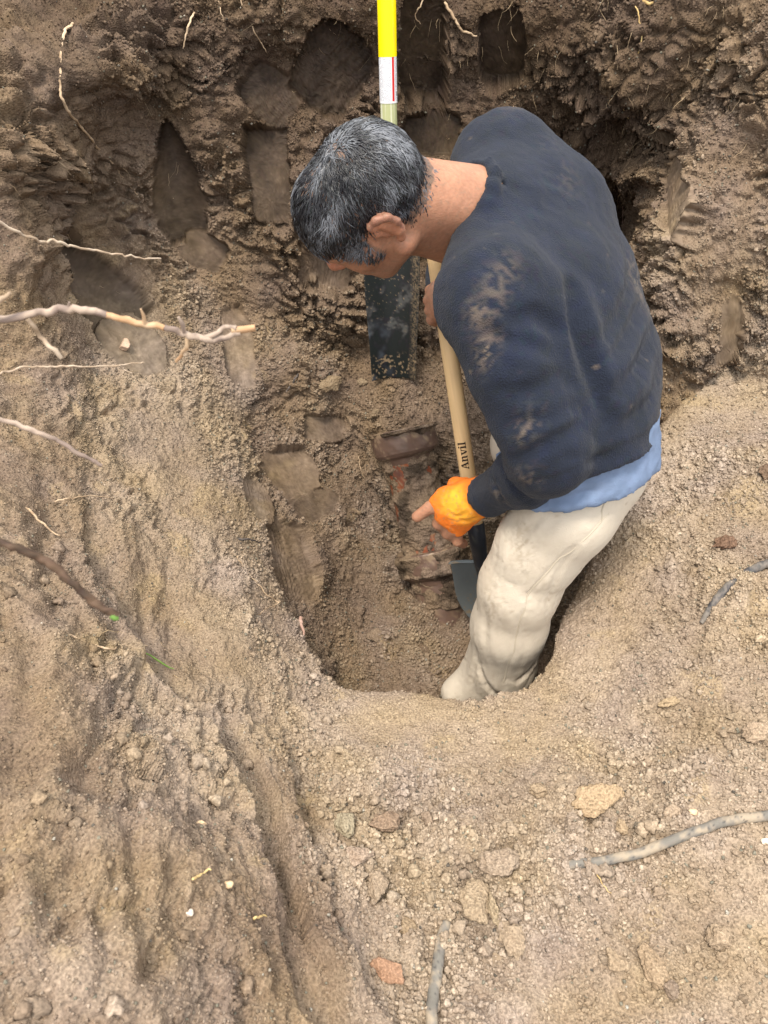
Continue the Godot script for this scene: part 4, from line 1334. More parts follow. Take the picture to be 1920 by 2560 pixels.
func sticker(lines: Array) -> StandardMaterial3D:
	var im := Image.create(256, 512, false, Image.FORMAT_RGB8)
	im.fill(Color(0.86, 0.86, 0.87))
	rng.seed = 8
	# the print runs along the handle: red bars, fine lines of text, a bar code
	for x0 in lines:
		im.fill_rect(Rect2i(x0[0], x0[2], x0[1], x0[3]), Color(0.78, 0.16, 0.14))
	for col in range(6, 250, 5):
		var skip := false
		for x0 in lines:
			if col > x0[0] - 6 and col < x0[0] + x0[1] + 3: skip = true
		if skip: continue
		var y := 30
		while y < 480:
			var w := rng.randi_range(4, 16)
			if rng.randf() < 0.75: im.fill_rect(Rect2i(col, y, 2, w), Color(0.45, 0.47, 0.52))
			y += w + 4
	im.fill_rect(Rect2i(70, 345, 34, 120), Color(0.88, 0.88, 0.88))
	for k in 22:
		if rng.randf() < 0.7: im.fill_rect(Rect2i(74, 350 + k * 5, 26, rng.randi_range(1, 4)), Color(0.12, 0.12, 0.14))
	var m := mat("printed_label", Color.WHITE, 0.4)
	m.albedo_texture = ImageTexture.create_from_image(im)
	return m

func make_spade() -> void:
	var a: Vector3 = soil_at(Vector3(0.029, -0.106, -1.795))[0] + Vector3(0, 0.008, 0.022)
	var top := Vector3(0.012, 0.527, -1.943)
	var d := (top - a).normalized()
	var t := thing("trenching_spade", "narrow black spade with bright yellow handle stuck in the ledge behind the man", "spade", a)
	var rel := func(s: float) -> Vector3: return d * s
	var yel := mat("yellow_fibreglass", Color.WHITE, 0.35, true)
	var yel_c := func(p: Vector3, _u: float) -> Color:
		var f := n_fine.get_noise_3dv(p * 1.4)
		var c := Vector3(0.92, 0.70, 0.0).lerp(Vector3(0.35, 0.25, 0.10), 0.5 * smooth(0.35, 0.6, f + 0.5 * n_mid.get_noise_3dv(p)))
		return Color(c.x, c.y, c.z)
	var pale := mat("pale_fibreglass", Color.WHITE, 0.35, true)
	var rh := 0.0205
	var L := (top - a).length()
	# distances up the handle
	var s_lab0 := (Vector3(0.007, 0.572, -1.954) - a).dot(d)
	var s_lab1 := (Vector3(0.003, 0.665, -1.988) - a).dot(d)
	var grip := part("handle", tube([rel.call(s_lab1 - 0.004), rel.call(s_lab1 + 0.04), rel.call(s_lab1 + 0.08), rel.call(s_lab1 + 0.12), rel.call(s_lab1 + 0.16), rel.call(s_lab1 + 0.2), rel.call(s_lab1 + 0.5)], [rh * 1.04, rh * 1.04, rh * 1.04, rh * 1.04], 32, 0.0, yel_c), yel, t)
	var glass := func(p: Vector3, _u: float) -> Color:
		var b := frame_z(d)
		var an := atan2(p.dot(b.y), p.dot(b.x))
		var st := n_fine.get_noise_2d(an * 0.35, p.dot(d) * 0.06)
		var c := Vector3(0.40, 0.42, 0.22).lerp(Vector3(0.68, 0.68, 0.55), smooth(0.05, 0.4, st))
		return Color(c.x, c.y, c.z)
	part("shaft", tube([rel.call(0.43), rel.call(0.5), rel.call(L), rel.call(s_lab1 + 0.01)], [rh * 0.97, rh * 0.97, rh * 0.97, rh * 0.97], 40, 0.0, glass), pale, t)
	var lab := tube([rel.call(s_lab1), rel.call((s_lab0 + s_lab1) * 0.5), rel.call(s_lab0)], [rh * 1.015, rh * 1.015, rh * 1.015], 40, 0.0, null, false)
	var lm := sticker([[112, 12, 20, 470], [54, 9, 10, 280]])
	var lb := part("label", lab, lm, t)
	tag(lb, "white printed label with red bars and a bar code")
	# turn the label so that its print faces the way the photograph shows
	var fa := facing(d, (Vector3(0.05, CAM_Y, 0) - a).normalized())
	lb.transform = Transform3D(Basis(d, fa + 0.35), Vector3.ZERO)
	var ink := mat("dark_print", Color(0.16, 0.15, 0.12), 0.5)
	var s_e := (Vector3(0.013, 0.528, -1.943) - a).dot(d)
	part("lettering", bent_text("le", 0.021, Vector3.ZERO, d, rh * 0.97, s_e - 0.004, facing(d, (Vector3(0.0, CAM_Y, 0) - a).normalized()), false), ink, t)
	# blade: slightly dished, narrowing to the tip
	var side := Vector3(1, 0, 0.03)
	side = (side - d * side.dot(d)).normalized()
	var nrm := side.cross(d).normalized()
	if nrm.z < 0: nrm = -nrm
	var blade := func(u: float, v: float) -> Vector3:
		var s := v * 0.42 - 0.016
		var half := lerpf(0.063, 0.074, smooth(0.0, 0.75, v))
		if v > 0.93: half *= lerpf(1.0, 0.55, (v - 0.93) / 0.07)
		var x := (u - 0.5) * 2.0
		return d * s + side * (x * half) + nrm * (0.022 * x * x - 0.012 + 0.006 * sin(v * 3.0))
	var soil_c := Vector3(0.23, 0.17, 0.105)
	var blade_col := func(p: Vector3, q: Vector2) -> Color:
		var w := p * 1.0
		var big := n_mid.get_noise_3dv(w * 0.9 + Vector3(2, 0, 0))
		var f := n_fine.get_noise_3dv(w * 1.1)
		var f2 := n_fine.get_noise_3dv(w * 2.6)
		var c := Vector3(0.011, 0.0125, 0.015)
		# dried clay film in swipes, scuffs of bare grey
		var film := smooth(-0.05, 0.5, big + 0.35 * f) * smooth(0.22, 0.34, q.y) * smooth(0.72, 0.55, q.y)
		c = c.lerp(Vector3(0.085, 0.085, 0.082), 0.75 * film)
		var scuff := smooth(0.0, 0.5, n_mid.get_noise_3dv(w * 0.7 + Vector3(0, 4, 0))) * smooth(0.45, 0.3, q.y) * smooth(0.6, 0.1, q.x)
		c = c.lerp(Vector3(0.07, 0.085, 0.105), 0.8 * scuff)
		var dirt := smooth(0.5, 0.62, f2 + 0.35 * f) * smooth(0.3, 0.62, q.y + 0.2 * big) + smooth(0.25, 0.45, f + 0.3 * f2) * smooth(0.21, 0.13, q.y)
		dirt += smooth(0.12, 0.0, absf(q.x - 0.94)) * smooth(0.0, 0.4, f2 + 0.25) * 0.5
		c = c.lerp(soil_c, clampf(dirt, 0.0, 0.9))
		return Color(c.x, c.y, c.z)
	var bm := mat("black_steel", Color.WHITE, 0.42, true)
	bm.metallic_specular = 0.5
	var bl := part("blade", plate(blade, 60, 180, 0.004, blade_col), bm, t)
	tag(bl, "black tapering blade scuffed and smeared with clay")
	var sock := mat("black_paint", Color(0.12, 0.12, 0.13), 0.5)
	part("socket", tube([rel.call(0.34), rel.call(0.40), rel.call(0.46)], [0.014, 0.024, 0.0235], 24), sock, t)
	grip.name = "handle"

func make_shovel() -> void:
	var hi := Vector3(0.126, 0.346, -1.465)
	var lo := Vector3(0.220, -0.115, -1.212)
	var d := (hi - lo).normalized()
	var t := thing("round_shovel", "shovel with a light wooden handle and grey blade held upright by the man", "shovel", lo)
	var wood_c := func(p: Vector3, _u: float) -> Color:
		var b := frame_z(d)
		var g := n_mid.get_noise_3d(p.dot(b.x) * 6.0, p.dot(b.y) * 6.0, p.dot(d) * 0.35)
		var f := n_fine.get_noise_3d(p.dot(b.x) * 5.0, p.dot(b.y) * 5.0, p.dot(d) * 0.2)
		var c := Vector3(0.56, 0.39, 0.205) * (1.0 + 0.12 * g + 0.07 * f)
		var grime := smooth(0.2, 0.6, n_mid.get_noise_3dv(p * 0.8 + Vector3(3, 3, 3)))
		c = c.lerp(Vector3(0.30, 0.22, 0.13), 0.35 * grime)
		return Color(c.x, c.y, c.z)
	var wood := mat("pale_wood", Color.WHITE, 0.55, true)
	var hl := (hi - lo).length()
	part("handle", tube(spline([d * 0.005, d * 0.1, d * 0.3, d * 0.6, d * (hl + 0.10)], 8), [0.0187, 0.0187, 0.0187, 0.0185, 0.018], 32, 0.0, wood_c), wood, t)
	var ink := mat("burnt_lettering", Color(0.16, 0.11, 0.07), 0.8)
	var s_t := (Vector3(0.187, 0.021, -1.288) - lo).dot(d)
	part("lettering", bent_text("Anvil", 0.0245, Vector3.ZERO, d, 0.0187, s_t + 0.028, facing(d, (Vector3(-0.32, CAM_Y, 0) - lo).normalized()), true), ink, t)
	# socket and blade
	var steel := mat("dark_socket", Color.WHITE, 0.45, true)
	var sock_c := func(p: Vector3, _u: float) -> Color:
		var f := n_fine.get_noise_3dv(p * 1.6)
		var c := Vector3(0.026, 0.031, 0.036).lerp(Vector3(0.12, 0.11, 0.09), smooth(0.35, 0.6, f) * 0.7)
		return Color(c.x, c.y, c.z)
	var fwd := (Vector3(0, 0, 1) - d * d.z).normalized()
	var e := Vector3(0.246, -0.254, -1.191) - lo
	part("socket", tube(spline([d * 0.012, -d * 0.03, e * 0.55, e * 0.85 - fwd * 0.004, e + (e.normalized()) * 0.035 - fwd * 0.01], 6), [0.0215, 0.0205, 0.019, 0.017, 0.012], 28, 0.0, sock_c), steel, t)
	var down := (e.normalized() - fwd * 0.06).normalized()
	var tl := Vector3(0.171, -0.275, -1.236) - lo
	var side := (e - tl)
	side = (side - down * side.dot(down)).normalized()
	var nrm := down.cross(side).normalized()
	if nrm.z < 0: nrm = -nrm
	var half0 := (e - tl).dot(side)
	var top := tl + side * half0
	var grey := mat("grey_blade_paint", Color.WHITE, 0.45, true)
	var blade := func(u: float, v: float) -> Vector3:
		var x := (u - 0.5) * 2.0
		var hw := half0 * (1.0 + 0.08 * v) * (1.0 if v < 0.45 else sqrt(maxf(1.0 - pow((v - 0.45) / 0.56, 2.0), 0.0)))
		return top + down * (v * 0.25) + side * (x * hw) + nrm * (0.030 * x * x * (1.0 - 0.4 * v) - 0.030 + 0.01 * v)
	var blade_c := func(p: Vector3, q: Vector2) -> Color:
		var f := n_fine.get_noise_3dv(p * 1.5)
		var c := Vector3(0.145, 0.165, 0.170) * (1.0 + 0.06 * f)
		c = c.lerp(Vector3(0.23, 0.17, 0.105), 0.8 * smooth(0.25, 0.55, f + 0.6 * n_mid.get_noise_3dv(p) + 0.5 * smooth(0.45, 0.9, q.y) - 0.15))
		return Color(c.x, c.y, c.z)
	part("blade", plate(blade, 40, 50, 0.003, blade_c), grey, t)
	for s in [-1, 1]:
		var step := func(u: float, v: float) -> Vector3:
			var x: float = lerpf(0.35, 1.0, u) * s
			return top + side * (x * half0) + nrm * (0.030 * x * x - 0.030 + 0.013 * v) - down * (0.001 + 0.002 * v)
		part("foot_step", plate(step, 10, 4, 0.003, blade_c), grey, t)

# ---------------------------------------------------------------- clay pipe
func make_pipe() -> void:
	var a := pipe_a
	var b := pipe_b
	var ax := (b - a).normalized()
	var len := (b - a).length()
	var t := thing("clay_sewer_pipe", "old reddish brown clay pipe with flared collars, half buried in the pit", "pipe", a)
	var fr := frame_z(ax)
	var clay_c := func(p: Vector3, _u: float) -> Color:
		var f := n_mid.get_noise_3dv(p + a)
		var g := n_fine.get_noise_3dv((p + a) * 1.4)
		var c := Vector3(0.105, 0.046, 0.032).lerp(Vector3(0.215, 0.060, 0.024), smooth(0.0, 0.5, f + 0.3))
		c *= 1.0 + 0.15 * g
		c = c.lerp(Vector3(0.24, 0.175, 0.11), 0.75 * smooth(0.18, 0.5, g + 0.5 * f))
		return Color(c.x, c.y, c.z)
	var glaze_c := func(p: Vector3, _u: float) -> Color:
		var f := n_mid.get_noise_3dv(p * 1.3 + a)
		var g := n_fine.get_noise_3dv((p + a) * 1.6)
		var c := Vector3(0.125, 0.078, 0.058) * (1.0 + 0.2 * f + 0.1 * g)
		c = c.lerp(Vector3(0.25, 0.18, 0.115), 0.8 * smooth(0.1, 0.5, f + 0.5 * g + 0.5 * smooth(0.0, -0.03, p.z) - 0.10))
		return Color(c.x, c.y, c.z)
	var clay := mat("fired_clay", Color.WHITE, 0.75, true)
	var glaze := mat("glazed_clay", Color.WHITE, 0.45, true)
	var r := 0.092
	var rb := 0.068
	var hub := [[r * 0.80, -0.03], [r * 0.82, -0.036], [r * 0.98, -0.036], [r, -0.032], [r * 1.0, 0.016], [r * 0.985, 0.028], [r * 0.93, 0.036], [rb * 1.08, 0.044], [rb, 0.06]]
	var ring: Array = []
	for i in hub.size() - 1:
		for q in 8: ring.append([lerpf(hub[i][0], hub[i + 1][0], q / 8.0), lerpf(hub[i][1], hub[i + 1][1], q / 8.0)])
	ring.append(hub[-1])
	hub = ring
	var h1 := part("collar", lathe(hub, 120, 0.002, glaze_c), glaze, t)
	h1.transform = Transform3D(fr, Vector3.ZERO)
	tag(h1, "upper flared collar with soil packed in its mouth")
	var prof: Array = []
	for i in 40: prof.append([rb, 0.04 + (len - 0.04) * i / 39.0])
	var bar := part("barrel", lathe(prof, 72, 0.002, clay_c), clay, t)
	bar.transform = Transform3D(fr, Vector3.ZERO)
	var h2 := part("collar", lathe(hub, 120, 0.002, glaze_c), glaze, t)
	h2.transform = Transform3D(fr, ax * (len - 0.005))
	tag(h2, "lower collar above the floor of the pit")
	var prof2: Array = []
	for i in 20: prof2.append([rb, len + 0.04 + 0.14 * i / 19.0])
	var b2 := part("barrel", lathe(prof2, 48, 0.002, glaze_c), glaze, t)
	b2.transform = Transform3D(fr, Vector3.ZERO)
	# soil still clinging to it, thick in places and fallen away in others
	var vs := PackedVector3Array()
	var idx := PackedInt32Array()
	var cs := PackedColorArray()
	var nu := 200
	var nv := 240
	for i in nv + 1:
		var z := lerpf(-0.034, len + 0.13, float(i) / nv)
		var rr := rb
		if z < 0.05: rr = lerpf(r, rb, smooth(0.018, 0.05, z))
		if z > len - 0.042: rr = lerpf(rb, r, smooth(len - 0.042, len - 0.036, z))
		if z > len + 0.01: rr = lerpf(r, rb, smooth(len + 0.02, len + 0.045, z))
		for j in nu:
			var an := TAU * j / nu
			var o := Vector3(cos(an), sin(an), 0)
			var w := a + fr * (o * rr + Vector3(0, 0, z))
			var cov := n_mid.get_noise_3dv(w * 0.55 + Vector3(1.3, 0, 0)) + 0.35 * n_mid.get_noise_3dv(w * 1.4)
			var lump := -n_clump.get_noise_3dv(w * 2.2)
			var gr := -n_grain.get_noise_3dv(w)
			var top := o.dot(fr.transposed() * Vector3(0, 0.6, -0.5))
			var bias := 0.30 if z > 0.036 and z < len - 0.05 else (lerpf(0.25, -0.55, smooth(-0.034, -0.004, z)) + 0.4 * top if z < 0.036 else (0.22 if z < len + 0.02 else 0.30))
			if z < -0.025: bias = 0.5
			var e := 0.020 * (cov + bias) + 0.007 * (lump - 0.45) + 0.005 * (gr - 0.4)
			# bare stripes where the spade has scraped it
			var bare := smooth(0.05, 0.02, absf(n_patch.get_noise_3dv(w * 1.1 + Vector3(0, 0.7, 0)) + 0.05)) * 0.0
			e = clampf(e - bare, -0.004, 0.028)
			var q := fr * (o * (rr + e) + Vector3(0, 0, z))
			vs.append(q)
			var c := soil(0.34 + 0.15 * lump + 0.12 * gr + 0.1 * cov, w)
			c = c.lerp(Vector3(0.035, 0.027, 0.02), 0.75 * smooth(-0.05, 0.45, n_mid.get_noise_3dv(w * 0.8 + Vector3(0, 9, 0))))
			cs.append(Color(c.x, c.y, c.z))
	for i in nv:
		for j in nu:
			var p0 := i * nu + j
			var p1 := i * nu + (j + 1) % nu
			idx.append_array([p0, p0 + nu, p1, p1, p0 + nu, p1 + nu])
	part("soil_crust", commit(vs, idx, cs), soil_mat, t)

# ---------------------------------------------------------------- twigs, roots, hoses
func on_soil(pts: Array, lift: float) -> Array:
	var fine := spline(pts, 4)
	var off: Array = []
	for p in fine:
		var q := soil_at(p)
		off.append(q[0] + q[1] * lift - p)
	var out: Array = []
	for i in fine.size():
		var m := Vector3.ZERO
		var n := 0
		for k in range(maxi(0, i - 3), mini(fine.size(), i + 4)):
			m += off[k]
			n += 1
		out.append(fine[i] + m / n)
	return out

func bark(c1: Vector3, c2: Vector3) -> Callable:
	return func(p: Vector3, _u: float) -> Color:
		var f := n_mid.get_noise_3dv(p * 1.3)
		var g := n_fine.get_noise_3dv(p * 1.8)
		var c := c1.lerp(c2, smooth(-0.35, 0.4, f + 0.4 * g)) * (1.0 + 0.15 * g)
		return Color(c.x, c.y, c.z)

func jitter(pts: Array, amount: float) -> Array:
	var out: Array = []
	for p in pts:
		out.append(p + Vector3(n_fine.get_noise_3dv(p), n_fine.get_noise_3dv(p + Vector3(3, 0, 0)), n_fine.get_noise_3dv(p + Vector3(0, 3, 0))) * amount)
	return out

var bark_m: StandardMaterial3D

func rel_to(pts: Array, o: Vector3) -> Array:
	var out: Array = []
	for p in pts: out.append(p - o)
	return out

func make_twigs() -> void:
	bark_m = mat("bark", Color.WHITE, 0.8, true)
	var lilac := bark(Vector3(0.20, 0.15, 0.125), Vector3(0.36, 0.28, 0.22))
	var straw := bark(Vector3(0.30, 0.22, 0.15), Vector3(0.46, 0.37, 0.28))
	var amber := bark(Vector3(0.40, 0.24, 0.13), Vector3(0.46, 0.33, 0.21))
	var brown := bark(Vector3(0.045, 0.028, 0.018), Vector3(0.10, 0.062, 0.04))
	# the forked twig close to the camera
	var t := thing("forked_twig", "pale forked twig with orange bare wood reaching in from the left, nearest the camera", "twig", Vector3(-0.429, 0.821, -0.687))
	var o := t.position
	part("stem", tube(jitter(rel_to(spline([Vector3(-0.429, 0.821, -0.686), Vector3(-0.371, 0.826, -0.692), Vector3(-0.335, 0.830, -0.697), Vector3(-0.304, 0.829, -0.695), Vector3(-0.288, 0.826, -0.692)], 8), o), 0.003), [0.0040, 0.0040, 0.0037], 12, 0.25, lilac), bark_m, t)
	tag(part("bare_wood", tube(jitter(rel_to(spline([Vector3(-0.289, 0.826, -0.692), Vector3(-0.270, 0.822, -0.688), Vector3(-0.248, 0.816, -0.689), Vector3(-0.232, 0.814, -0.687)], 8), o), 0.002), [0.0034, 0.0037, 0.0032], 12, 0.2, amber), bark_m, t), "stretch of orange wood stripped of its bark")
	part("stem", tube(jitter(rel_to(spline([Vector3(-0.233, 0.815, -0.688), Vector3(-0.210, 0.806, -0.687), Vector3(-0.191, 0.803, -0.683), Vector3(-0.177, 0.799, -0.687), Vector3(-0.154, 0.800, -0.697)], 8), o), 0.003), [0.0032, 0.0034, 0.0032], 12, 0.25, lilac), bark_m, t)
	part("branchlet", tube(rel_to(spline([Vector3(-0.194, 0.803, -0.683), Vector3(-0.178, 0.806, -0.687), Vector3(-0.170, 0.808, -0.697), Vector3(-0.157, 0.807, -0.696)], 6), o), [0.0027, 0.0024, 0.0027], 10, 0.25, lilac), bark_m, t)
	tag(part("tip", tube(rel_to([Vector3(-0.163, 0.805, -0.695), Vector3(-0.149, 0.803, -0.700), Vector3(-0.138, 0.804, -0.701)], o), [0.0037, 0.0040, 0.0037], 12, 0.2, amber), bark_m, t), "cut orange end of the twig")
	part("branchlet", tube(jitter(rel_to(spline([Vector3(-0.371, 0.824, -0.689), Vector3(-0.365, 0.801, -0.689), Vector3(-0.356, 0.790, -0.685), Vector3(-0.348, 0.780, -0.682)], 6), o), 0.003), [0.0027, 0.0026, 0.0024], 10, 0.3, straw), bark_m, t)
	part("branchlet", tube(jitter(rel_to(spline([Vector3(-0.206, 0.806, -0.687), Vector3(-0.212, 0.790, -0.686), Vector3(-0.228, 0.766, -0.692)], 6), o), 0.002), [0.0024, 0.0022, 0.0014], 8, 0.3, amber), bark_m, t)
	part("bud", tube(rel_to([Vector3(-0.250, 0.819, -0.687), Vector3(-0.249, 0.829, -0.687), Vector3(-0.250, 0.837, -0.687)], o), [0.0021, 0.0019, 0.0010], 8, 0.2, amber), bark_m, t)
	part("bud", tube(rel_to([Vector3(-0.211, 0.809, -0.687), Vector3(-0.210, 0.820, -0.685), Vector3(-0.213, 0.828, -0.686)], o), [0.0024, 0.0026, 0.0014], 8, 0.2, lilac), bark_m, t)
	part("bud", tube(rel_to([Vector3(-0.329, 0.831, -0.697), Vector3(-0.326, 0.838, -0.698)], o), [0.0019, 0.0010], 8, 0.2, lilac), bark_m, t)
	lone("twig", tube(jitter(spline([Vector3(-0.422, 0.842, -0.676), Vector3(-0.394, 0.847, -0.682), Vector3(-0.379, 0.854, -0.690)], 6), 0.002), [0.0030, 0.0027, 0.0019], 10, 0.3, straw), bark_m, "blurred pale twig stub at the left edge just above the forked twig", "twig")
	lone("twig", tube(jitter(spline([Vector3(-0.615, 0.738, -1.097), Vector3(-0.584, 0.707, -1.113), Vector3(-0.556, 0.663, -1.147), Vector3(-0.530, 0.642, -1.174), Vector3(-0.494, 0.611, -1.207), Vector3(-0.450, 0.587, -1.230), Vector3(-0.403, 0.560, -1.267)], 8), 0.005), [0.0024, 0.0024, 0.0022, 0.0018, 0.0013], 10, 0.3, straw), bark_m, "long thin whitish twig crossing in front of the smooth spade scoop", "twig")
	var t3 := thing("twig", "thin crooked pale twig running level below the forked twig", "twig", Vector3(-0.584, 0.591, -0.867))
	o = t3.position
	part("stem", tube(jitter(rel_to(spline([Vector3(-0.584, 0.591, -0.867), Vector3(-0.556, 0.589, -0.898), Vector3(-0.532, 0.582, -0.923), Vector3(-0.502, 0.569, -0.942), Vector3(-0.472, 0.555, -0.961), Vector3(-0.438, 0.535, -0.988), Vector3(-0.397, 0.518, -1.019), Vector3(-0.388, 0.517, -1.018)], 8), o), 0.003), [0.0018, 0.0018, 0.0016, 0.0013, 0.0008], 8, 0.25, straw), bark_m, t3)
	part("branchlet", tube(rel_to(spline([Vector3(-0.421, 0.529, -0.998), Vector3(-0.418, 0.517, -1.002), Vector3(-0.404, 0.513, -0.998)], 4), o), [0.0010, 0.0010, 0.0005], 6, 0.2, straw), bark_m, t3)
	lone("twig", tube(jitter(spline([Vector3(-0.461, 0.698, -0.684), Vector3(-0.418, 0.680, -0.680), Vector3(-0.390, 0.663, -0.678), Vector3(-0.361, 0.642, -0.672), Vector3(-0.342, 0.627, -0.672)], 7), 0.003), [0.0029, 0.0029, 0.0027, 0.0024], 10, 0.35, lilac), bark_m, "blurred mauve twig slanting down to the right over the left bank", "twig")
	var t5 := thing("brown_shoot", "thick dark brown fuzzy shoot with a green tip at the left edge", "shoot", Vector3(-0.358, 0.774, -0.434))
	o = t5.position
	part("stem", tube(jitter(rel_to(spline([Vector3(-0.358, 0.775, -0.434), Vector3(-0.318, 0.767, -0.426), Vector3(-0.296, 0.755, -0.421), Vector3(-0.274, 0.737, -0.409), Vector3(-0.255, 0.721, -0.400), Vector3(-0.242, 0.709, -0.395)], 8), o), 0.003), [.0034, .0038, .0038, .0034, .0030], 12, 0.6, brown), bark_m, t5)
	tag(part("tip", tube(rel_to([Vector3(-0.244, 0.710, -0.396), Vector3(-0.241, 0.708, -0.394), Vector3(-0.239, 0.706, -0.394)], o), [.0034, .0032, .0010], 8, 0.2, bark(Vector3(0.08, 0.17, 0.03), Vector3(0.12, 0.22, 0.05))), bark_m, t5), "small green bud at the end of the shoot")

func make_roots() -> void:
	var pale := bark(Vector3(0.30, 0.21, 0.13), Vector3(0.56, 0.42, 0.28))
	var yellow := bark(Vector3(0.40, 0.27, 0.11), Vector3(0.58, 0.43, 0.20))
	var dark := bark(Vector3(0.055, 0.045, 0.04), Vector3(0.14, 0.12, 0.11))
	var pink := bark(Vector3(0.35, 0.22, 0.17), Vector3(0.50, 0.36, 0.30))
	var list := [
		["long pale root winding down the left of the cut face", [Vector3(-0.692, 0.732, -1.944), Vector3(-0.709, 0.712, -1.891), Vector3(-0.710, 0.661, -1.819), Vector3(-0.697, 0.625, -1.788), Vector3(-0.708, 0.533, -1.884), Vector3(-0.709, 0.459, -1.959), Vector3(-0.693, 0.416, -1.991), Vector3(-0.678, 0.376, -1.987), Vector3(-0.649, 0.338, -1.980)], .0030, pale, .006],
		["short pale root hanging high on the cut face, left of the yellow handle", [Vector3(-0.455, 0.707, -2.119), Vector3(-0.470, 0.684, -2.096), Vector3(-0.488, 0.645, -2.093)], .0024, pale, .012],
		["thin root slanting down from the top edge left of the yellow handle", [Vector3(-0.348, 0.726, -2.167), Vector3(-0.322, 0.682, -2.153), Vector3(-0.309, 0.656, -2.158), Vector3(-0.295, 0.628, -2.165)], .0016, pale, .014],
		["faint thin root at the top edge, between two longer roots", [Vector3(-0.391, 0.726, -2.156), Vector3(-0.383, 0.709, -2.147), Vector3(-0.375, 0.691, -2.140)], .0012, pale, .010],
		["small forked root at the top edge just right of the yellow handle", [Vector3(0.094, 0.724, -2.166), Vector3(0.085, 0.707, -2.152), Vector3(0.080, 0.688, -2.153), Vector3(0.097, 0.671, -2.151)], .0016, pale, .014],
		["knobbly root hanging from the top edge right of the yellow handle", [Vector3(0.152, 0.724, -2.166), Vector3(0.175, 0.698, -2.151), Vector3(0.194, 0.673, -2.152), Vector3(0.225, 0.656, -2.170)], .0034, pale, .016],
		["long hair-thin yellow root hanging down the right of the cut face", [Vector3(0.601, 0.733, -2.118), Vector3(0.606, 0.704, -2.076), Vector3(0.605, 0.646, -2.075), Vector3(0.606, 0.590, -2.073), Vector3(0.617, 0.524, -2.106), Vector3(0.634, 0.499, -2.099)], .0016, yellow, .012],
		["thick yellowish root stub at the top edge above the hair-thin root", [Vector3(0.589, 0.733, -2.129), Vector3(0.603, 0.731, -2.116), Vector3(0.616, 0.730, -2.103)], .0060, yellow, .008],
		["reddish rootlet above the man's back", [Vector3(0.539, 0.524, -2.139), Vector3(0.574, 0.509, -2.118), Vector3(0.602, 0.488, -2.129)], .0014, pink, .008],
		["grey root looping out of the dark topsoil above the hollow", [Vector3(0.497, 0.376, -2.229), Vector3(0.529, 0.352, -2.219), Vector3(0.572, 0.318, -2.228)], .0030, dark, .010],
		["wispy root hanging into the dark hollow beside the man's back", [Vector3(0.674, 0.280, -2.209), Vector3(0.709, 0.219, -2.268), Vector3(0.740, 0.123, -2.385)], .0020, pale, .016],
		["long dark rootlet dangling in the hollow", [Vector3(0.763, 0.109, -2.388), Vector3(0.798, 0.010, -2.396), Vector3(0.754, 0.019, -2.234), Vector3(0.740, -0.042, -2.200)], .0014, pink, .018],
		["pale rootlet lying along the left bank below the twigs", [Vector3(-0.648, 0.175, -1.046), Vector3(-0.617, 0.134, -1.092), Vector3(-0.580, 0.068, -1.143)], .0016, pale, .004],
		["weathered grey root end sticking out of the left bank", [Vector3(-0.705, 0.199, -0.994), Vector3(-0.658, 0.187, -0.969), Vector3(-0.614, 0.165, -0.952)], .0024, pale, .006],
		["thin bent root at the left rim of the pit", [Vector3(-0.350, -0.099, -1.114), Vector3(-0.316, -0.115, -1.073), Vector3(-0.274, -0.150, -1.044), Vector3(-0.246, -0.186, -1.045), Vector3(-0.260, -0.151, -1.006), Vector3(-0.278, -0.123, -0.962)], .0015, pale, .005],
		["pinkish root stub at the left foot of the pit", [Vector3(-0.198, -0.230, -1.041), Vector3(-0.195, -0.235, -1.016), Vector3(-0.186, -0.242, -0.988)], .0040, pink, .004],
		["brown twig lying on the left bank under the fuzzy shoot", [Vector3(-0.555, 0.210, -0.683), Vector3(-0.517, 0.180, -0.697), Vector3(-0.467, 0.153, -0.700), Vector3(-0.461, 0.118, -0.730), Vector3(-0.424, 0.080, -0.759)], .0018, pale, .005],
		["black root shred near the pit's left rim", [Vector3(-0.346, -0.121, -1.181), Vector3(-0.324, -0.147, -1.202), Vector3(-0.306, -0.184, -1.224)], .0024, dark, .004],
		["charred twig on the soil ledge left of the black blade", [Vector3(-0.245, -0.093, -1.781), Vector3(-0.262, -0.112, -1.762), Vector3(-0.284, -0.133, -1.745)], .0026, dark, .006],
		["white root thread on the clay left of the pipe", [Vector3(-0.080, -0.324, -1.677), Vector3(-0.075, -0.355, -1.660), Vector3(-0.061, -0.379, -1.644)], .0012, pale, .008],
		["straw-thin root beside the grey hose on the right", [Vector3(0.335, -0.016, -0.402), Vector3(0.346, -0.017, -0.385), Vector3(0.358, -0.008, -0.364)], .0010, yellow, .004],
		["tiny straw lying on the soil low on the left bank", [Vector3(-0.247, 0.243, -0.308), Vector3(-0.245, 0.217, -0.325), Vector3(-0.236, 0.222, -0.330)], .0016, yellow, .004],
		["splinter stuck beside the crease at the foot of the left bank", [Vector3(-0.173, 0.173, -0.280), Vector3(-0.164, 0.172, -0.287), Vector3(-0.156, 0.146, -0.299)], .0018, yellow, .004],
	]
	for r in list:
		var pts := jitter(spline(on_soil(r[1], r[4] * 0.8 + r[2] * 0.7), 3), 0.003)
		lone("root", tube(pts, [r[2], r[2], r[2] * 0.8, r[2] * 0.45], 7, 0.3, r[3]), bark_m, r[0], "root")
	# grass blade
	var g := mat("grass_green", Color.WHITE, 0.6, true)
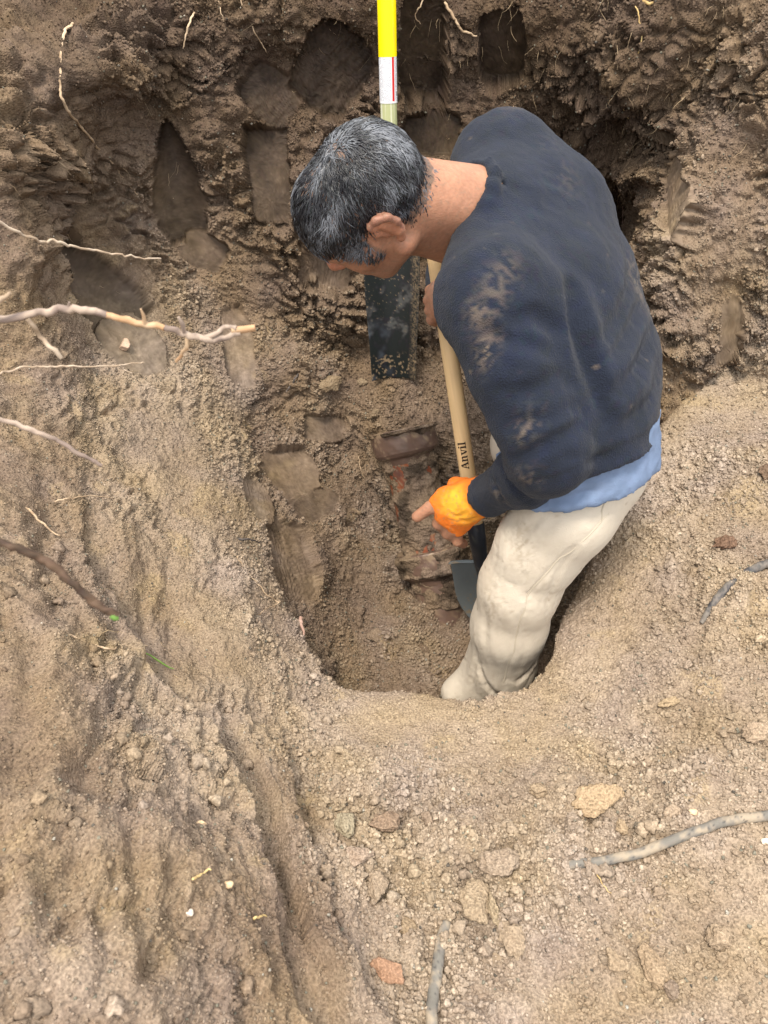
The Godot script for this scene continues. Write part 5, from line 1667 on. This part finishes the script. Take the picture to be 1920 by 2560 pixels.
	lone("grass_blade", tube(on_soil([Vector3(-0.435, 0.087, -0.751), Vector3(-0.409, 0.068, -0.751), Vector3(-0.381, 0.047, -0.747)], 0.008), [.0006, .0016, .0020, .0008], 5, 0.0, bark(Vector3(0.12, 0.22, 0.04), Vector3(0.20, 0.30, 0.07))), g, "single green blade of grass lying on the left bank", "grass blade")
	# fine root hairs in the topsoil: nobody could count them
	rng.seed = 41
	var st_v := PackedVector3Array()
	var st_i := PackedInt32Array()
	var st_c := PackedColorArray()
	var made := 0
	while made < 420:
		var i := rng.randi_range(TR * 45 / 100, TR - 90)
		var j := rng.randi_range(0, TC - 1)
		var p: Vector3 = t_pos[i][j]
		if p.y < -0.1 or p.z > -0.5 or p.x * p.x + p.z * p.z > 7.0: continue
		var wall: bool = t_attr[i][j].x > 0.75
		if not wall and rng.randf() < 0.8: continue
		made += 1
		var n := t_normal(i, j)
		var d := (Vector3(rng.randfn() * 0.5, -1.0, rng.randfn() * 0.3) + n * 0.35).normalized() if wall else (Vector3(rng.randfn(), 0, rng.randfn())).normalized()
		var ln := rng.randf_range(0.012, 0.055)
		var w := rng.randf_range(0.0004, 0.0011)
		var q := p
		var c := Vector3(0.42, 0.31, 0.19) * rng.randf_range(0.5, 1.2)
		var at := st_v.size()
		var fx := d.cross(n).normalized() if d.cross(n).length() > 0.01 else Vector3.RIGHT
		for s in 5:
			for k in 3:
				var a := TAU * k / 3.0
				st_v.append(q + (fx * cos(a) + n * sin(a)) * w * (1.0 - 0.18 * s))
				st_c.append(Color(c.x, c.y, c.z))
			d = (d + 0.5 * Vector3(rng.randfn(), rng.randfn(), rng.randfn()) * 0.6 + n * 0.06).normalized()
			q += d * ln / 4.0
		for s in 4:
			for k in 3:
				var a := at + s * 3 + k
				var b := at + s * 3 + (k + 1) % 3
				st_i.append_array([a, a + 3, b, b, a + 3, b + 3])
	var hair := lone("root_hairs", commit(st_v, st_i, st_c), bark_m, "countless fine root hairs in the soil of the cut face and banks", "roots")
	hair.set_meta("kind", "stuff")

func make_hoses() -> void:
	var grey := func(p: Vector3, _u: float) -> Color:
		var f := n_mid.get_noise_3dv(p * 0.9)
		var g := n_fine.get_noise_3dv(p * 1.3)
		var c := Vector3(0.155, 0.142, 0.125).lerp(Vector3(0.32, 0.26, 0.19), clampf(smooth(-0.3, 0.45, f + 0.5 * g) * 0.85, 0.0, 1.0))
		c = c.lerp(Vector3(0.03, 0.03, 0.034), 0.7 * smooth(0.35, 0.6, n_fine.get_noise_3dv(p * 2.0 + Vector3(4, 0, 0))))
		return Color(c.x, c.y, c.z)
	var hm := mat("dusty_rubber", Color.WHITE, 0.85, true)
	hm.heightmap_enabled = true
	hm.heightmap_texture = soil_bump
	hm.heightmap_scale = 0.08
	hm.uv1_triplanar = true
	hm.uv1_scale = Vector3(4, 4, 4)
	var a := on_soil([Vector3(0.293, -0.021, -0.412), Vector3(0.345, -0.023, -0.417), Vector3(0.421, -0.016, -0.429), Vector3(0.511, -0.014, -0.456), Vector3(0.575, -0.009, -0.473), Vector3(0.632, -0.003, -0.480), Vector3(0.715, 0.002, -0.490)], 0.009)
	for i in 2: a[i] -= Vector3(0, 0.007 - 0.004 * i, 0)
	lone("hose", tube(spline(a, 5), [.0074, .0080, .0080, .0080], 20, 0.05, grey), hm, "dusty grey hose crossing the soil at the lower right", "hose")
	var b := on_soil([Vector3(0.098, -0.031, -0.338), Vector3(0.091, -0.030, -0.312), Vector3(0.080, -0.010, -0.264), Vector3(0.071, -0.002, -0.228), Vector3(0.065, 0.013, -0.194), Vector3(0.059, 0.010, -0.134)], 0.009)
	for i in 3: b[i] -= Vector3(0, 0.016 - 0.005 * i, 0)
	lone("hose", tube(spline(b, 5), [.0076, .0084, .0084, .0084], 20, 0.05, grey), hm, "dusty grey hose end coming out of the soil at the bottom centre", "hose")
	var dk := bark(Vector3(0.05, 0.05, 0.055), Vector3(0.16, 0.14, 0.12))
	var c := on_soil([Vector3(0.650, -0.041, -0.892), Vector3(0.683, -0.020, -0.931), Vector3(0.738, -0.012, -0.980), Vector3(0.806, -0.004, -1.019), Vector3(0.905, -0.003, -1.050)], 0.002)
	lone("black_strap", tube(spline(c, 4), [.004, .008, .009, .009], 12, 0.3, dk), bark_m, "half buried dark strip curving out of the right bank", "strip")

# ---------------------------------------------------------------- clods
func lump(sd: int, rx: float, ry: float, rz: float, sub: int, tone: float, tint: Vector3, rough := 1.0) -> ArrayMesh:
	var sp := SphereMesh.new()
	sp.radial_segments = sub * 2
	sp.rings = sub
	sp.radius = 1.0
	sp.height = 2.0
	var arr := sp.get_mesh_arrays()
	var vs: PackedVector3Array = arr[Mesh.ARRAY_VERTEX]
	var idx: PackedInt32Array = arr[Mesh.ARRAY_INDEX]
	var out := PackedVector3Array()
	var cs := PackedColorArray()
	var off := Vector3(sd * 1.37, sd * 0.73, sd * 2.11)
	# chopped flat on a few sides
	rng.seed = sd
	var planes: Array = []
	for i in 12:
		planes.append([Vector3(rng.randfn(), rng.randfn(), rng.randfn()).normalized(), rng.randf_range(0.5, 0.9)])
	for v in vs:
		var u := v.normalized()
		var r := 1.0
		for q in planes:
			var dd: float = u.dot(q[0])
			if dd > 0.05: r = minf(r, q[1] / dd)
		r *= 1.0 + rough * (0.22 * n_big.get_noise_3dv(u * 0.25 + off) + 0.20 * n_mid.get_noise_3dv(u * 0.10 + off) + 0.10 * n_fine.get_noise_3dv(u * 0.10 + off))
		out.append(Vector3(u.x * rx, u.y * ry, u.z * rz) * r)
		var c := soil(tone + 0.12 * n_mid.get_noise_3dv(u * 0.08 + off) + 0.1 * n_fine.get_noise_3dv(u * 0.1 + off), off) * tint
		cs.append(Color(c.x, c.y, c.z))
	return commit(out, idx, cs)

func make_clods() -> void:
	var list := [
		["greenish pale clod at the foot of the left bank, left of a tan one", Vector3(-0.069, -0.024, -0.469), .020, .014, .026, .80, Vector3(.95, 1.02, .95)],
		["tan clod with a shadow under it, just below the greenish one", Vector3(-0.043, -0.001, -0.417), .025, .016, .020, .85, Vector3(1.05, 1.0, .95)],
		["crumbly mauve clod right of the greenish one", Vector3(0.010, -0.041, -0.469), .030, .016, .024, .62, Vector3(1, .95, .97)],
		["small lumpy clod wedged between two clods below the smooth dip", Vector3(0.084, -0.065, -0.489), .012, .010, .022, .68, Vector3(1, .98, .97)],
		["broken clod of layered clay above the hose end", Vector3(0.140, -0.030, -0.353), .030, .016, .036, .80, Vector3(1, .98, .9)],
		["sliver of clay leaning on the layered clod", Vector3(0.168, -0.028, -0.346), .010, .012, .030, .80, Vector3(.98, .98, .9)],
		["largest flat tan clod on the right-hand soil", Vector3(0.372, -0.050, -0.524), .052, .020, .030, .86, Vector3(1.06, 1.0, .93)],
		["small round clod at the right end of the largest clod", Vector3(0.410, -0.031, -0.475), .012, .010, .014, .84, Vector3(1.04, 1, .95)],
		["grey pebble beside the largest clod", Vector3(0.428, -0.035, -0.480), .008, .007, .009, .62, Vector3(.9, 1.0, 1.05)],
		["clod on the slope left of the largest clod", Vector3(0.273, -0.079, -0.546), .020, .012, .018, .78, Vector3(1, .98, .95)],
		["wide clod under the smooth dip, pointing down right", Vector3(0.192, -0.034, -0.404), .045, .018, .032, .78, Vector3(1, .98, .92)],
		["upright clod below the tan one", Vector3(-0.018, -0.002, -0.381), .018, .012, .026, .76, Vector3(1, .98, .92)],
		["tall loose clod low on the right", Vector3(0.407, -0.006, -0.262), .020, .014, .034, .76, Vector3(1.02, .98, .95)],
		["dark clod beside the tall loose clod", Vector3(0.412, 0.008, -0.233), .013, .010, .014, .62, Vector3(.95, .95, .97)],
		["dark brown wet clod on the right bank", Vector3(0.745, -0.023, -1.082), .032, .014, .018, .30, Vector3(1.1, .95, .88)],
		["dark clod at the right edge of the picture", Vector3(0.877, 0.011, -1.257), .022, .016, .028, .38, Vector3(1, .95, .9)],
		["pale tan clod at the right edge below the strip", Vector3(0.675, -0.013, -0.635), .030, .016, .022, .85, Vector3(1.04, 1, .95)],
		["low clod on the right bank below the dark strip", Vector3(0.485, -0.025, -0.494), .018, .010, .012, .82, Vector3(1.03, 1, .95)],
		["pale clod on the upper right of the trodden soil", Vector3(0.549, -0.065, -0.724), .022, .012, .012, .82, Vector3(1.03, 1, .95)],
		["clod in the middle of the pit floor", Vector3(-0.033, -0.531, -1.173), .026, .014, .020, .58, Vector3(1, 1, 1)],
		["smaller clod on the pit floor near the trouser leg", Vector3(0.117, -0.539, -1.139), .018, .012, .016, .40, Vector3(1, 1, 1)],
		["dark clod on the pit floor right beside the smaller one", Vector3(0.079, -0.534, -1.147), .011, .009, .010, .40, Vector3(1, 1, 1)],
		["flat slab of clay on the ledge left of the black blade", Vector3(-0.154, -0.132, -1.782), .040, .010, .026, .60, Vector3(1, 1, .92)],
		["little pale slab next to the flat slab on the ledge", Vector3(-0.064, -0.131, -1.794), .015, .009, .014, .66, Vector3(1, 1, .92)],
		["clod lying on top of the pipe's collar", Vector3(-0.023, -0.189, -1.700), .020, .012, .016, .58, Vector3(1, 1, .95)],
		["wedge of clay leaning between pipe and shovel", Vector3(0.165, -0.294, -1.607), .016, .030, .014, .5, Vector3(1, .98, .92)],
		["clay chip standing below the pipe's left side", Vector3(0.012, -0.455, -1.515), .010, .020, .008, .55, Vector3(1, 1, .9)],
		["clod under the grey hose's straw", Vector3(0.342, -0.004, -0.272), .020, .012, .018, .74, Vector3(1, .98, .95)],
		["flat clod low between the two hoses", Vector3(0.193, -0.009, -0.313), .020, .010, .030, .76, Vector3(1, .98, .92)],
		["clod right of the crease above the brick chip", Vector3(0.036, -0.017, -0.316), .018, .010, .014, .72, Vector3(1, .98, .95)],
		["round clod at the lower right corner", Vector3(0.500, -0.006, -0.306), .024, .014, .022, .78, Vector3(1, .98, .95)],
		["clod lying above the dark strip's end", Vector3(0.675, -0.053, -1.026), .016, .010, .012, .78, Vector3(1, .98, .95)],
	]
	var n := 0
	for c in list:
		n += 1
		var s := soil_at(c[1])
		var up: Vector3 = (s[1] + Vector3(0, 0.6, 0)).normalized()
		var o := lone("soil_clod", lump(100 + n, c[2], c[3], c[4], 28, c[5], c[6]), soil_mat, c[0], "clod", s[0] + up * c[3] * 0.75)
		var bz := Vector3(0.25, 0, 1).normalized()
		var bx := up.cross(bz).normalized()
		o.basis = Basis(bx, up, bx.cross(up))
	var st := mat("stone", Color.WHITE, 0.7, true)
	var s1 := soil_at(Vector3(-0.660, 0.114, -1.627))
	lone("stone", lump(301, .017, .012, .022, 20, 0.8, Vector3(1.15, 1.05, .95), 0.4), st, "smooth beige stone caught under the forked twig", "stone", s1[0] + s1[1] * 0.008)
	var s2 := soil_at(Vector3(0.011, 0.022, -0.259))
	var bk := lone("brick_chip", lump(302, .034, .014, .018, 24, 0.75, Vector3(1.12, .86, .72), 0.5), soil_mat, "orange chip of brick in the soil left of the hose end", "brick chip", s2[0] + s2[1] * 0.007)
	bk.rotation.y = -0.5
	var white := [["white speck of stone on the lower left bank", Vector3(-0.239, 0.244, -0.272), .006], ["yellowish stone set in the lower left bank", Vector3(-0.260, 0.158, -0.415), .009], ["tan stone high in the left bank's crease", Vector3(-0.199, 0.194, -0.317), .008], ["white pebble on the right-hand soil by the pit", Vector3(0.411, -0.069, -0.577), .006], ["pale pebble right of the grey hose", Vector3(0.519, -0.016, -0.487), .008], ["white pebble low on the right, below the hose", Vector3(0.618, -0.005, -0.434), .008]]
	for w in white:
		n += 1
		var s := soil_at(w[1])
		lone("pebble", lump(400 + n, w[2], w[2] * 0.6, w[2] * 0.8, 14, 1.0, Vector3(1.25, 1.28, 1.3) if w[0].begins_with("white") else Vector3(1.1, 1.0, .8), 0.5), st, w[0], "pebble", s[0] + s[1] * w[2] * 0.3)

func make_crumbs(total: int) -> void:
	rng.seed = 99
	var shapes: Array = []
	for i in 5:
		shapes.append(lump(900 + i, 1.0, 0.7, 0.9, 6, 0.5, Vector3.ONE, 2.0))
		var arr: Array = shapes[i].surface_get_arrays(0)
		arr[Mesh.ARRAY_COLOR] = null
		var m := ArrayMesh.new()
		m.add_surface_from_arrays(Mesh.PRIMITIVE_TRIANGLES, arr)
		shapes[i] = m
	var places: Array = [[], [], [], [], []]
	var tints: Array = [[], [], [], [], []]
	var made := 0
	var tries := 0
	while made < total and tries < total * 12:
		tries += 1
		var i := rng.randi_range(4, TR - 40)
		var j := rng.randi_range(0, TC - 1)
		var p: Vector3 = t_pos[i][j]
		if p.x * p.x + p.z * p.z > 6.5 or p.z > 0.25 or p.y > 0.9: continue
		var q: Vector3 = t_tone[i][j]
		if q.z - 2.0 * floorf(q.z / 2.0) > 0.3: continue
		var crumb := floorf(q.z / 2.0) / 8.0
		# density evens out the sheet's own sampling
		var area: float = (t_base[mini(i + 1, TR - 1)][j] - t_base[i][j]).length() * (t_base[i][(j + 1) % TC] - t_base[i][j]).length()
		if rng.randf() > clampf(area / 4e-5, 0.02, 1.0): continue
		var n := t_normal(i, j, 3)
		var lie := clampf(n.y, 0.0, 1.0)
		var dens := (0.30 + 0.70 * crumb) * (0.25 + 0.75 * lie) * (0.5 + 0.8 * smooth(-0.3, 0.4, n_mid.get_noise_3dv(p * 0.4)))
		if p.x < -0.03 + 0.33 * (p.z + 0.1): dens *= 0.4
		dens *= 0.22 + 0.78 * smooth(0.22, 0.5, t_attr[i][j].x)
		if rng.randf() > dens: continue
		made += 1
		var s := 0.0016 + (0.0028 if p.x > -0.03 + 0.33 * (p.z + 0.1) else 0.0014) * pow(rng.randf(), 1.6)
		var big := rng.randf()
		if big < 0.06 * (0.3 + crumb) and p.x > -0.03 + 0.33 * (p.z + 0.1): s = rng.randf_range(0.004, 0.008)
		if big < 0.012 * crumb * crumb and lie > 0.5 and p.z > -0.95: s = rng.randf_range(0.008, 0.017) * sqrt(rng.randf_range(0.3, 1.0))
		var b := Basis(Vector3(rng.randfn(), rng.randfn(), rng.randfn()).normalized(), rng.randf() * TAU).scaled(Vector3(s, s, s) * 1.0)
		var k := made % 5
		places[k].append(Transform3D(b, p + n * s * 0.35))
		var c := soil(q.x + 0.08 + rng.randf_range(-0.16, 0.16), p) * rng.randf_range(0.80, 1.10)
		var odd := rng.randf() if s < 0.0042 else 1.0
		if odd < 0.004: c = Vector3(0.50, 0.46, 0.40)
		elif odd < 0.012: c = Vector3(0.13, 0.115, 0.10)
		elif odd < 0.05: c = Vector3(0.27, 0.25, 0.20)
		tints[k].append(Color(c.x, c.y, c.z))
	# walnut-sized lumps where the soil is loose
	var lumps: Array = []
	for i in 4: lumps.append(lump(950 + i, 1.0, 0.7, 0.9, 12, 0.5, Vector3.ONE, 1.5))
	var lp: Array = [[], [], [], []]
	var lt: Array = [[], [], [], []]
	made = 0
	tries = 0
	while made < 5600 and tries < 700000:
		tries += 1
		var i := rng.randi_range(TR / 20, TR - 40)
		var j := rng.randi_range(0, TC - 1)
		var p: Vector3 = t_pos[i][j]
		if p.x * p.x + p.z * p.z > 5.5 or p.z > 0.2 or p.y > 0.35 : continue
		if p.x < -0.03 + 0.33 * (p.z + 0.1) and rng.randf() < 0.99: continue
		var q: Vector3 = t_tone[i][j]
		if q.z - 2.0 * floorf(q.z / 2.0) > 0.3: continue
		var n := t_normal(i, j, 3)
		if n.y < 0.55: continue
		var at: float = t_attr[i][j].x
		var floor_p := p.y < -0.36
		if rng.randf() > (0.9 if at > 0.4 else 0.05): continue
		if rng.randf() > smooth(-0.25, 0.45, n_mid.get_noise_3dv(p * 0.35)) * (0.4 if floor_p else 1.0): continue
		made += 1
		var s := 0.0028 + 0.0085 * pow(rng.randf(), 3.2)
		var b := (Basis(n, rng.randf() * TAU) * frame_z(Vector3(rng.randfn() * 0.5, 0.2 * rng.randfn(), 1))).scaled(Vector3(s, s * rng.randf_range(0.6, 1.0), s))
		var k := made % 4
		lp[k].append(Transform3D(b, p + n * s * rng.randf_range(0.0, 0.45)))
		var c := soil(q.x + rng.randf_range(-0.10, 0.10), p) * rng.randf_range(0.88, 1.1)
		lt[k].append(Color(c.x, c.y, c.z))
	var cm: StandardMaterial3D = soil_mat.duplicate()
	cm.resource_name = "soil_crumb"
	cm.heightmap_scale = 0.15
	for k in 5: scatter("soil_crumbs", shapes[k], places[k], tints[k], cm, "loose crumbs of soil strewn over the banks and the pit")
	for k in 4:
		var arr: Array = lumps[k].surface_get_arrays(0)
		arr[Mesh.ARRAY_COLOR] = null
		var m := ArrayMesh.new()
		m.add_surface_from_arrays(Mesh.PRIMITIVE_TRIANGLES, arr)
		scatter("soil_lumps", m, lp[k], lt[k], soil_mat, "small loose lumps of soil scattered over the trodden ground")

func scatter(called: String, mesh: Mesh, places: Array, tints: Array, m: Material, label: String) -> void:
	var mm := MultiMesh.new()
	mm.transform_format = MultiMesh.TRANSFORM_3D
	mm.use_colors = true
	mm.mesh = mesh
	mm.instance_count = places.size()
	for i in places.size():
		mm.set_instance_transform(i, places[i])
		mm.set_instance_color(i, tints[i])
	var o := MultiMeshInstance3D.new()
	o.name = numbered(called)
	o.multimesh = mm
	o.material_override = m
	add_child(o, true)
	tag(o, label, "soil", "", "stuff")

func _ready() -> void:
	var cam := Camera3D.new()
	cam.name = "camera"
	add_child(cam)
	cam.position = Vector3(0, CAM_Y, 0)
	cam.rotation_degrees = Vector3(-48, 0, 0)
	cam.near = 0.02
	cam.far = 120.0
	cam.current = true
	var lens := CameraAttributesPhysical.new()
	lens.frustum_focal_length = 18.13
	lens.frustum_focus_distance = 1.75
	lens.exposure_aperture = 5.6
	cam.attributes = lens
	cam.fov = 67.0
	var env := Environment.new()
	env.background_mode = Environment.BG_SKY
	var sky_m := ProceduralSkyMaterial.new()
	sky_m.sky_top_color = Color(1.0, 1.0, 1.0)
	sky_m.sky_horizon_color = Color(0.66, 0.68, 0.71)
	sky_m.sky_curve = 0.5
	sky_m.ground_bottom_color = Color(0.25, 0.22, 0.18)
	sky_m.ground_horizon_color = Color(0.5, 0.48, 0.45)
	var sk := Sky.new()
	sk.sky_material = sky_m
	env.sky = sk
	env.tonemap_mode = Environment.TONE_MAPPER_LINEAR
	env.tonemap_exposure = 2.8
	env.sdfgi_enabled = true
	env.ssao_enabled = true
	env.ssil_enabled = true
	var we := WorldEnvironment.new()
	we.name = "world"
	we.environment = env
	add_child(we)
	var sun := DirectionalLight3D.new()
	sun.name = "sun"
	sun.light_energy = 0.5
	sun.light_color = Color(1.0, 0.96, 0.9)
	sun.light_angular_distance = 15.0
	sun.shadow_enabled = true
	sun.rotation_degrees = Vector3(-74, -40, 0)
	add_child(sun)
	make_terrain()
	make_spade()
	make_shovel()
	make_pipe()
	make_person()
	make_twigs()
	make_hoses()
	make_roots()
	make_clods()
	make_crumbs(300000)
